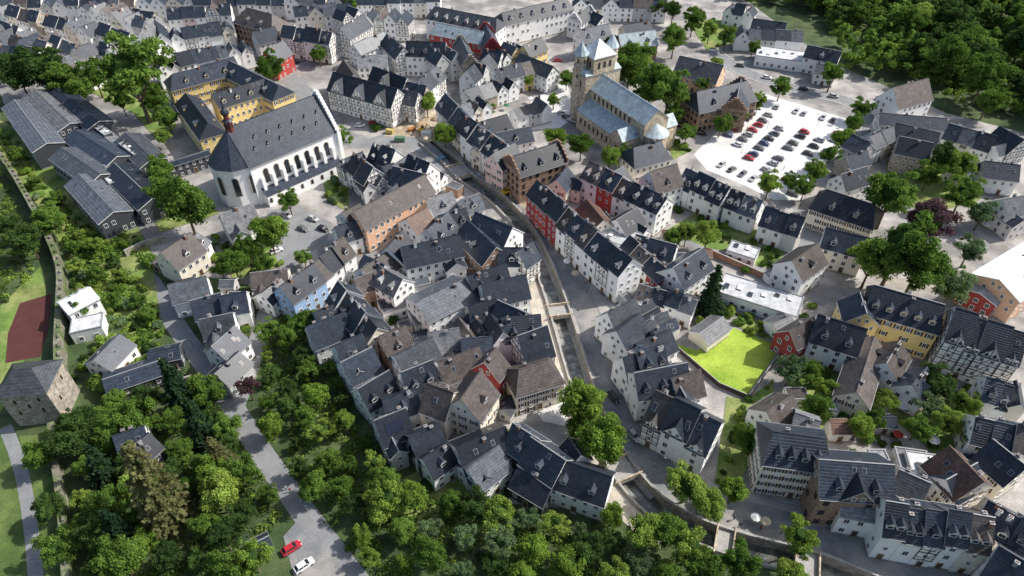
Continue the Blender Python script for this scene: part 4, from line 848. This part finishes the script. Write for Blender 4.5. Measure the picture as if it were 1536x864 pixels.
def undergrowth():
    rng=np.random.default_rng(99); Q=[]; mi=[]
    for poly,md,n,ks,rr in WOODS:
        pp=PL(poly); area=abs(sum(pp[i-1].x*pp[i].y-pp[i].x*pp[i-1].y for i in range(len(pp))))/2
        far=poly[0][0]>1200; dens=.15 if not far else .03
        for x,y in scatter(poly,.1,int(min(area*dens,650)),.4,3000):
            rc=R.uniform(.6,2.0)*(1.8 if far else 1); nl=42; dd=rng.normal(size=(nl,3)); dd/=np.linalg.norm(dd,axis=1)[:,None]; dd[:,2]=abs(dd[:,2])
            Q.append(quads(np.array([x,y,0])+dd*rc*rng.uniform(.6,1.15,(nl,1)),dd+rng.normal(size=(nl,3))*.5,.45 if not far else .9,rng)); mi+=[R.choice([0,0,1,2])]*nl
    me=leafmesh("undergrowth",np.concatenate(Q),None,[LM['g'],LM['b'],LM['d']]); me.polygons.foreach_set("material_index",mi); me.update()
    o=ob("undergrowth",me); o["kind"]="stuff"; o["label"]="dense green undergrowth beneath the woodland trees"; o["category"]="undergrowth"
undergrowth()
# ============ CARS ============
M_tyre=mat("tyre",(.02,.02,.02),.8,.1,1,0); M_cg=mat("car_glass",(.02,.025,.03),.08,.1,1,0,spec=.9)
def car_meshes(col,name):
    pm=mat("paint_"+name,col,.25,.03,1,0,spec=.7); b=MB()
    S=[(-2.15,.35,.62,.70),(-2.05,.25,.88,.82),(-1.5,.22,.95,.88),(0,.22,.95,.9),(1.0,.22,.92,.88),(1.75,.25,.78,.84),(2.12,.3,.58,.7)]
    for (x0,l0,h0,w0),(x1,l1,h1,w1) in zip(S,S[1:]):
        for s in(-1,1): q=[(x0,s*w0,l0),(x1,s*w1,l1),(x1,s*w1,h1-.12),(x0,s*w0,h0-.12)]; b.poly(q if s<0 else q[::-1],pm); q=[(x0,s*w0,h0-.12),(x1,s*w1,h1-.12),(x1,s*w1*.88,h1),(x0,s*w0*.88,h0)]; b.poly(q if s<0 else q[::-1],pm)
        b.poly([(x0,-w0*.88,h0),(x1,-w1*.88,h1),(x1,w1*.88,h1),(x0,w0*.88,h0)],pm)
    for i in (0,-1):
        x,l,h,w=S[i]; b.poly([(x,-w,l),(x,w,l),(x,w,h-.12),(x,w*.88,h),(x,-w*.88,h),(x,-w,h-.12)],pm)
    b.box(-.45,0,1.42,1.75,1.22,.06,pm)
    for s in(-1,1):
        b.beam((-1.35,s*.62,1.44),(-1.85,s*.74,.93),.09,pm); b.beam((.4,s*.62,1.44),(1.1,s*.74,.92),.08,pm); b.beam((-.4,s*.66,1.44),(-.4,s*.8,.93),.08,pm); b.box(.75,s*.98,.92,.2,.16,.13,pm)
        b.box(2.02,s*.55,.55,.2,.3,.14,M_white); b.box(-2.1,s*.58,.62,.1,.25,.16,mat("tail_light",(.4,.02,.02),.3))
    body=b.mesh("body"); g=MB(); A=[(-1.88,-.76,.92),(1.12,-.76,.92),(1.12,.76,.92),(-1.88,.76,.92)];B=[(-1.35,-.6,1.43),(.42,-.6,1.43),(.42,.6,1.43),(-1.35,.6,1.43)]
    for i in range(4): j=(i+1)%4; g.poly([A[i],A[j],B[j],B[i]],M_cg)
    g.poly(B,M_cg); return body,g.mesh("windows")
def wheel_mesh():
    b=MB(); n=14
    for s,r in((-.11,.33),(.11,.33)):
        b.poly([(r*math.cos(2*math.pi*i/n*(1 if s<0 else -1)),s,r*math.sin(2*math.pi*i/n*(1 if s<0 else -1))) for i in range(n)],M_tyre)
        b.poly([(r*.6*math.cos(2*math.pi*i/n),s*1.05,r*.6*math.sin(2*math.pi*i/n)) for i in range(n)],M_zinc)
    for i in range(n):
        a,c=2*math.pi*i/n,2*math.pi*(i+1)/n; b.poly([(.33*math.cos(a),-.11,.33*math.sin(a)),(.33*math.cos(c),-.11,.33*math.sin(c)),(.33*math.cos(c),.11,.33*math.sin(c)),(.33*math.cos(a),.11,.33*math.sin(a))],M_tyre)
    return b.mesh("wheel")
WH=wheel_mesh()
CC={k:car_meshes(c,k) for k,c in dict(black=(.02,.02,.024),grey=(.13,.135,.14),silver=(.45,.46,.47),white=(.78,.78,.78),red=(.45,.02,.03),blue=(.03,.07,.18)).items()}
def car(x,y,ang,k,group,where):
    e=bpy.data.objects.new("parked_car",None);COL.objects.link(e);e.location=(x,y,.09);e.rotation_euler=(0,0,ang)
    top(e,f"{k} hatchback car {where}","car",group); bd,gl=CC[k]; ob("body",bd,e); ob("car_windows",gl,e)
    for wx in(-1.35,1.35):
        for wy in(-.8,.8): ob("wheel",WH,e,(wx,wy,.33))
def carpx(x,y,deg,k,g="cars parked in the town",wh="parked beside houses"): p=P(x,y); car(p.x,p.y,math.radians(deg),k,g,wh)
ks=['black','grey','grey','silver','silver','white','black','blue','grey','silver']
rows=[((1092,204),(1135,163),6),((1098,226),(1152,175),8),((1122,240),(1176,188),8),((1150,256),(1206,200),8),((1180,272),(1228,212),7),((1080,248),(1130,270),4),((1165,162),(1250,182),7),((1190,292),(1220,260),3),((1232,245),(1258,200),4)]
for a,b,n in rows:
    A=P(*a);B=P(*b);d=B-A;ang=math.atan2(d.y,d.x)
    for i in range(n):
        if R.random()<.14: continue
        p=A+d*((i+R.uniform(-.15,.15))/(max(1,n-1))); k=R.choice(ks) if R.random()>.06 else 'red'; car(p.x,p.y,ang+math.pi/2+R.choice([0,math.pi])+R.uniform(-.08,.08),k,"cars parked in the car park","parked on the pale car park")
for a in [(438,824,38,'red'),(457,850,40,'white'),(748,604,120,'red'),(374,470,120,'blue'),(415,378,40,'white'),(470,330,-30,'silver'),(455,345,-30,'grey'),(485,345,-30,'black'),(430,325,-30,'silver'),(837,92,10,'red'),(820,110,20,'silver'),(845,30,20,'black'),(855,40,20,'silver'),(700,105,40,'grey'),(850,178,-35,'black'),(857,182,-35,'silver'),(864,186,-35,'grey'),(843,172,-35,'white'),(1020,190,-30,'black'),(1030,194,-30,'grey'),(1040,198,-30,'silver'),(1052,202,-30,'black'),(920,598,-60,'black'),(950,655,-60,'silver'),(1060,768,-10,'silver'),(1232,300,70,'silver'),(1250,265,70,'black'),(1262,240,70,'grey'),(1450,700,0,'white'),(460,90,30,'silver'),(445,95,30,'black'),(1110,100,-20,'grey'),(1150,118,-20,'white'),(1205,135,-20,'black'),(1250,146,-20,'silver'),(1465,320,-60,'silver'),(540,190,10,'white'),(560,186,10,'red'),(1320,150,-10,'black'),(800,170,20,'silver'),(815,160,20,'black'),(880,28,20,'grey')]: carpx(*a)
def parasol(px,py,r,col):
    p=P(px,py); r*=.8; e=bpy.data.objects.new("parasol",None);COL.objects.link(e);e.location=(p.x,p.y,.1); top(e,f"{col} open parasol on a terrace","parasol","terrace parasols")
    m=M_white if col=="white" else mat("canvas_"+col,{'red':(.4,.04,.03),'beige':(.55,.47,.33),'green':(.05,.2,.1)}[col],.8)
    b=MB(); b.cone(0,0,2.3,r,2.95,.05,8,m,cap=False); b.cone(0,0,2.12,r,2.3,r,8,m,cap=False); ob("canopy",b.mesh("canopy"),e)
    b=MB(); b.cone(0,0,0,.05,2.9,.04,6,M_zinc); b.cone(0,0,0,.35,.1,.3,8,M_kerb); ob("pole",b.mesh("pole"),e)
for a in [(1350,614,2.6,'white'),(816,752,1.7,'white'),(1395,668,1.8,'white'),(1145,790,1.4,'beige'),(1130,784,1.4,'white'),(905,345,1.6,'beige'),(1342,660,1.5,'red'),(1475,345,1.8,'white'),(1455,335,1.8,'white'),(1490,330,1.6,'beige'),(760,165,1.6,'green'),(735,155,1.8,'white'),(640,215,1.6,'beige'),(850,400,1.5,'white'),(862,418,1.5,'beige'),(795,155,1.6,'white')]: parasol(*a)
def person_mesh():
    me=bpy.data.meshes.new("p"); V=[(0,0,.95),(0,0,1.2),(0,0,1.42),(0,0,1.52),(0,0,1.68),(.1,0,.9),(.13,.08,.5),(.12,-.05,.06),(-.1,0,.9),(-.13,-.1,.5),(-.12,.1,.08),(.2,0,1.4),(.27,.03,1.12),(.25,-.12,.88),(-.2,0,1.4),(-.27,-.03,1.12),(-.25,-.1,.88),(.12,-.2,.04),(-.12,-.06,.05)]
    E=[(0,1),(1,2),(2,3),(3,4),(0,5),(5,6),(6,7),(0,8),(8,9),(9,10),(2,11),(11,12),(12,13),(2,14),(14,15),(15,16),(7,17),(10,18)]
    rad=[.15,.14,.15,.06,.11,.1,.07,.05,.1,.07,.05,.07,.05,.035,.07,.05,.035,.04,.04]
    me.from_pydata(V,E,[]); o=bpy.data.objects.new("p",me);COL.objects.link(o); o.modifiers.new("s",'SKIN'); sv=me.skin_vertices[0].data
    for i,r in enumerate(rad): sv[i].radius=(r,r)
    sv[0].use_root=True; o.modifiers.new("u",'SUBSURF').levels=1
    bpy.context.view_layer.update(); dg=bpy.context.evaluated_depsgraph_get(); m2=bpy.data.meshes.new_from_object(o.evaluated_get(dg)); bpy.data.objects.remove(o); return m2
PM=person_mesh(); skin=mat("skin",(.45,.28,.2),.6,.05,1,0); trs=mat("dark_trousers",(.03,.035,.06),.9,.1,1,0)
def pvar(c,n):
    m=PM.copy(); m.materials.clear(); m.materials.append(mat("shirt_"+n,c,.9,.1,1,0)); m.materials.append(trs); m.materials.append(skin)
    for p in m.polygons: z=p.center.z; p.material_index=1 if z<.92 else (2 if z>1.5 else 0)
    m.name="person"; return m
PV=[(pvar((.6,.6,.6),"white"),"white"),(pvar((.35,.04,.04),"red"),"red"),(pvar((.04,.06,.2),"blue"),"blue"),(pvar((.03,.03,.03),"black"),"black")]
for x,y in [(430,735),(436,738),(318,548),(322,560),(205,408),(1085,770),(1140,795),(1170,802),(900,430),(905,445),(915,500),(895,480),(824,480),(640,190),(620,200),(700,250),(735,285),(815,170),(830,165),(1120,195),(1175,255),(1455,318),(1470,330),(825,610),(838,590),(1240,350),(980,700),(1040,758),(880,440),(870,400),(850,370),(1100,780),(1110,790)]:
    p=P(x,y); m_,c_=R.choice(PV); o=ob("person",m_,None,(p.x,p.y,.1),R.uniform(0,6)); top(o,f"walking person in {c_} shirt and dark trousers","person","people in the streets")
def lampm():
    b=MB(); b.cone(0,0,0,.08,5,.05,8,M_zinc); b.beam((0,0,5),(.9,0,5.2),.08,M_zinc); b.box(1.0,0,5.1,.7,.25,.14,M_zinc); return b.mesh("street_lamp")
LPM=lampm()
for x,y in [(1112,230),(1150,195),(1190,230),(1225,190),(1170,280),(290,520),(350,600),(905,520),(940,610),(990,700),(870,430),(820,345),(1240,330),(1130,125),(610,190)]:
    p=P(x,y); o=ob("street_lamp",LPM,None,(p.x,p.y,.05),R.uniform(0,6)); top(o,"grey metal street lamp with curved arm","street lamp","street lamps")
def crate(px,py,c,nm,sx,sy,sz,lab):
    p=P(px,py); m=mat("site_"+nm,c,.6,.15,1,.05); b=MB(); b.box(0,0,.1,sx,sy,sz,m)
    for i in range(int(sx/.5)): b.box(-sx/2+.25+i*.5,0,.15,.08,sy+.1,sz-.1,m)
    o=ob("site_container",b.mesh("site_container"),None,(p.x,p.y,.08),R.uniform(-.5,.8)); top(o,lab,"container","building site containers")
crate(585,200,(.5,.42,.12),"yellow",3,1.6,1.6,"small yellow site container on the square"); crate(600,212,(.1,.2,.12),"green",4,2.0,1.8,"green site container on the square"); crate(618,196,(.45,.2,.07),"orange",3,1.8,1.2,"orange skip on the square"); crate(640,205,(.6,.6,.58),"white",4,2.2,2.2,"white site container on the square"); crate(662,240,(.1,.2,.3),"blue",3,1.6,1.2,"blue skip beside the channel")
def pile(px,py,r,nm,c):
    rng=random.Random(px); p=P(px,py); m=mat("heap_"+nm,c,.95,.35,1.5,.1,fine=.3); b=MB(); n=12; rings=[(1,0),(.72,.28),(.38,.5),(.1,.6)]; V=[]
    for k,z in rings: V.append([(r*k*rng.uniform(.85,1.15)*math.cos(2*math.pi*i/n),r*k*rng.uniform(.85,1.15)*math.sin(2*math.pi*i/n),z*r*rng.uniform(.9,1.1)) for i in range(n)])
    for a,c2 in zip(V,V[1:]):
        for i in range(n): j=(i+1)%n; b.poly([a[i],a[j],c2[j],c2[i]],m)
    b.poly(V[-1],m); o=ob("rubble_heap",b.mesh("rubble_heap"),None,(p.x,p.y,.08)); top(o,f"{nm} heap at the roadworks beside the channel","rubble heap","rubble heaps")
for a in [(628,188,2.2),(652,180,1.8),(735,275,1.4),(770,300,1.3),(800,328,1.2),(826,352,1.2)]: pile(a[0],a[1],a[2],"brown earth",(.30,.22,.14))
for a in [(612,180,1.8),(718,262,1.3),(842,378,1.2)]: pile(a[0],a[1],a[2],"grey gravel",(.42,.40,.37))
def excavator(px,py,deg):
    p=P(px,py); ym=mat("machine_yellow",(.60,.38,.03),.5); e=bpy.data.objects.new("excavator",None); COL.objects.link(e); e.location=(p.x,p.y,.08); e.rotation_euler=(0,0,math.radians(deg)); top(e,"small yellow tracked excavator at the roadworks","excavator")
    for s in(-1,1):
        b=MB(); b.box(0,s*.85,.1,2.6,.4,.5,M_tyre); b.box(0,s*.85,0,2.1,.38,.1,M_tyre); ob("track",b.mesh("track"),e)
    b=MB(); b.cone(0,0,.5,.5,.75,.5,10,M_tyre); b.box(-.4,0,.75,2.2,1.8,.8,ym); b.box(-1.4,0,.85,.4,1.7,.75,ym); ob("body",b.mesh("body"),e)
    b=MB(); b.box(.2,.45,1.55,1.1,.8,.95,M_cg); b.box(.2,.45,2.5,1.25,.95,.08,ym); ob("cab",b.mesh("cab"),e)
    b=MB(); b.beam((.6,-.3,1.2),(2.2,-.3,2.8),.3,ym); b.beam((2.2,-.3,2.8),(3.5,-.3,1.5),.24,ym); b.box(3.6,-.3,.8,.6,.7,.7,M_zinc,top=.7); ob("arm",b.mesh("arm"),e)
excavator(634,198,30); excavator(758,292,-50)
# ============ CAMERA, LIGHT ============
cam=bpy.data.cameras.new("camera"); co=bpy.data.objects.new("camera",cam); COL.objects.link(co); co.location=CAM
co.rotation_euler=(math.pi/2-PITCH,0,0); cam.lens=24; cam.sensor_width=36; cam.clip_end=8000; sc.camera=co
w=bpy.data.worlds.new("World"); sc.world=w; w.use_nodes=True
sk=w.node_tree.nodes.new("ShaderNodeTexSky"); sk.sky_type='NISHITA'; sk.sun_disc=False; sk.dust_density=3.0
az=math.radians(76); el=math.radians(44); sk.sun_elevation=el; sk.sun_rotation=az
w.node_tree.links.new(sk.outputs[0],w.node_tree.nodes["Background"].inputs[0]); w.node_tree.nodes["Background"].inputs[1].default_value=.15
sv=Vector((math.sin(az)*math.cos(el),math.cos(az)*math.cos(el),math.sin(el)))
sl=bpy.data.lights.new("sun",'SUN'); sl.energy=4.9; sl.angle=math.radians(.5); sl.color=(1,.96,.90); so=ob("sun",sl); so.rotation_euler=sv.to_track_quat('Z','Y').to_euler()
sc.view_settings.view_transform='Standard'; sc.view_settings.look='None'; sc.view_settings.exposure=0
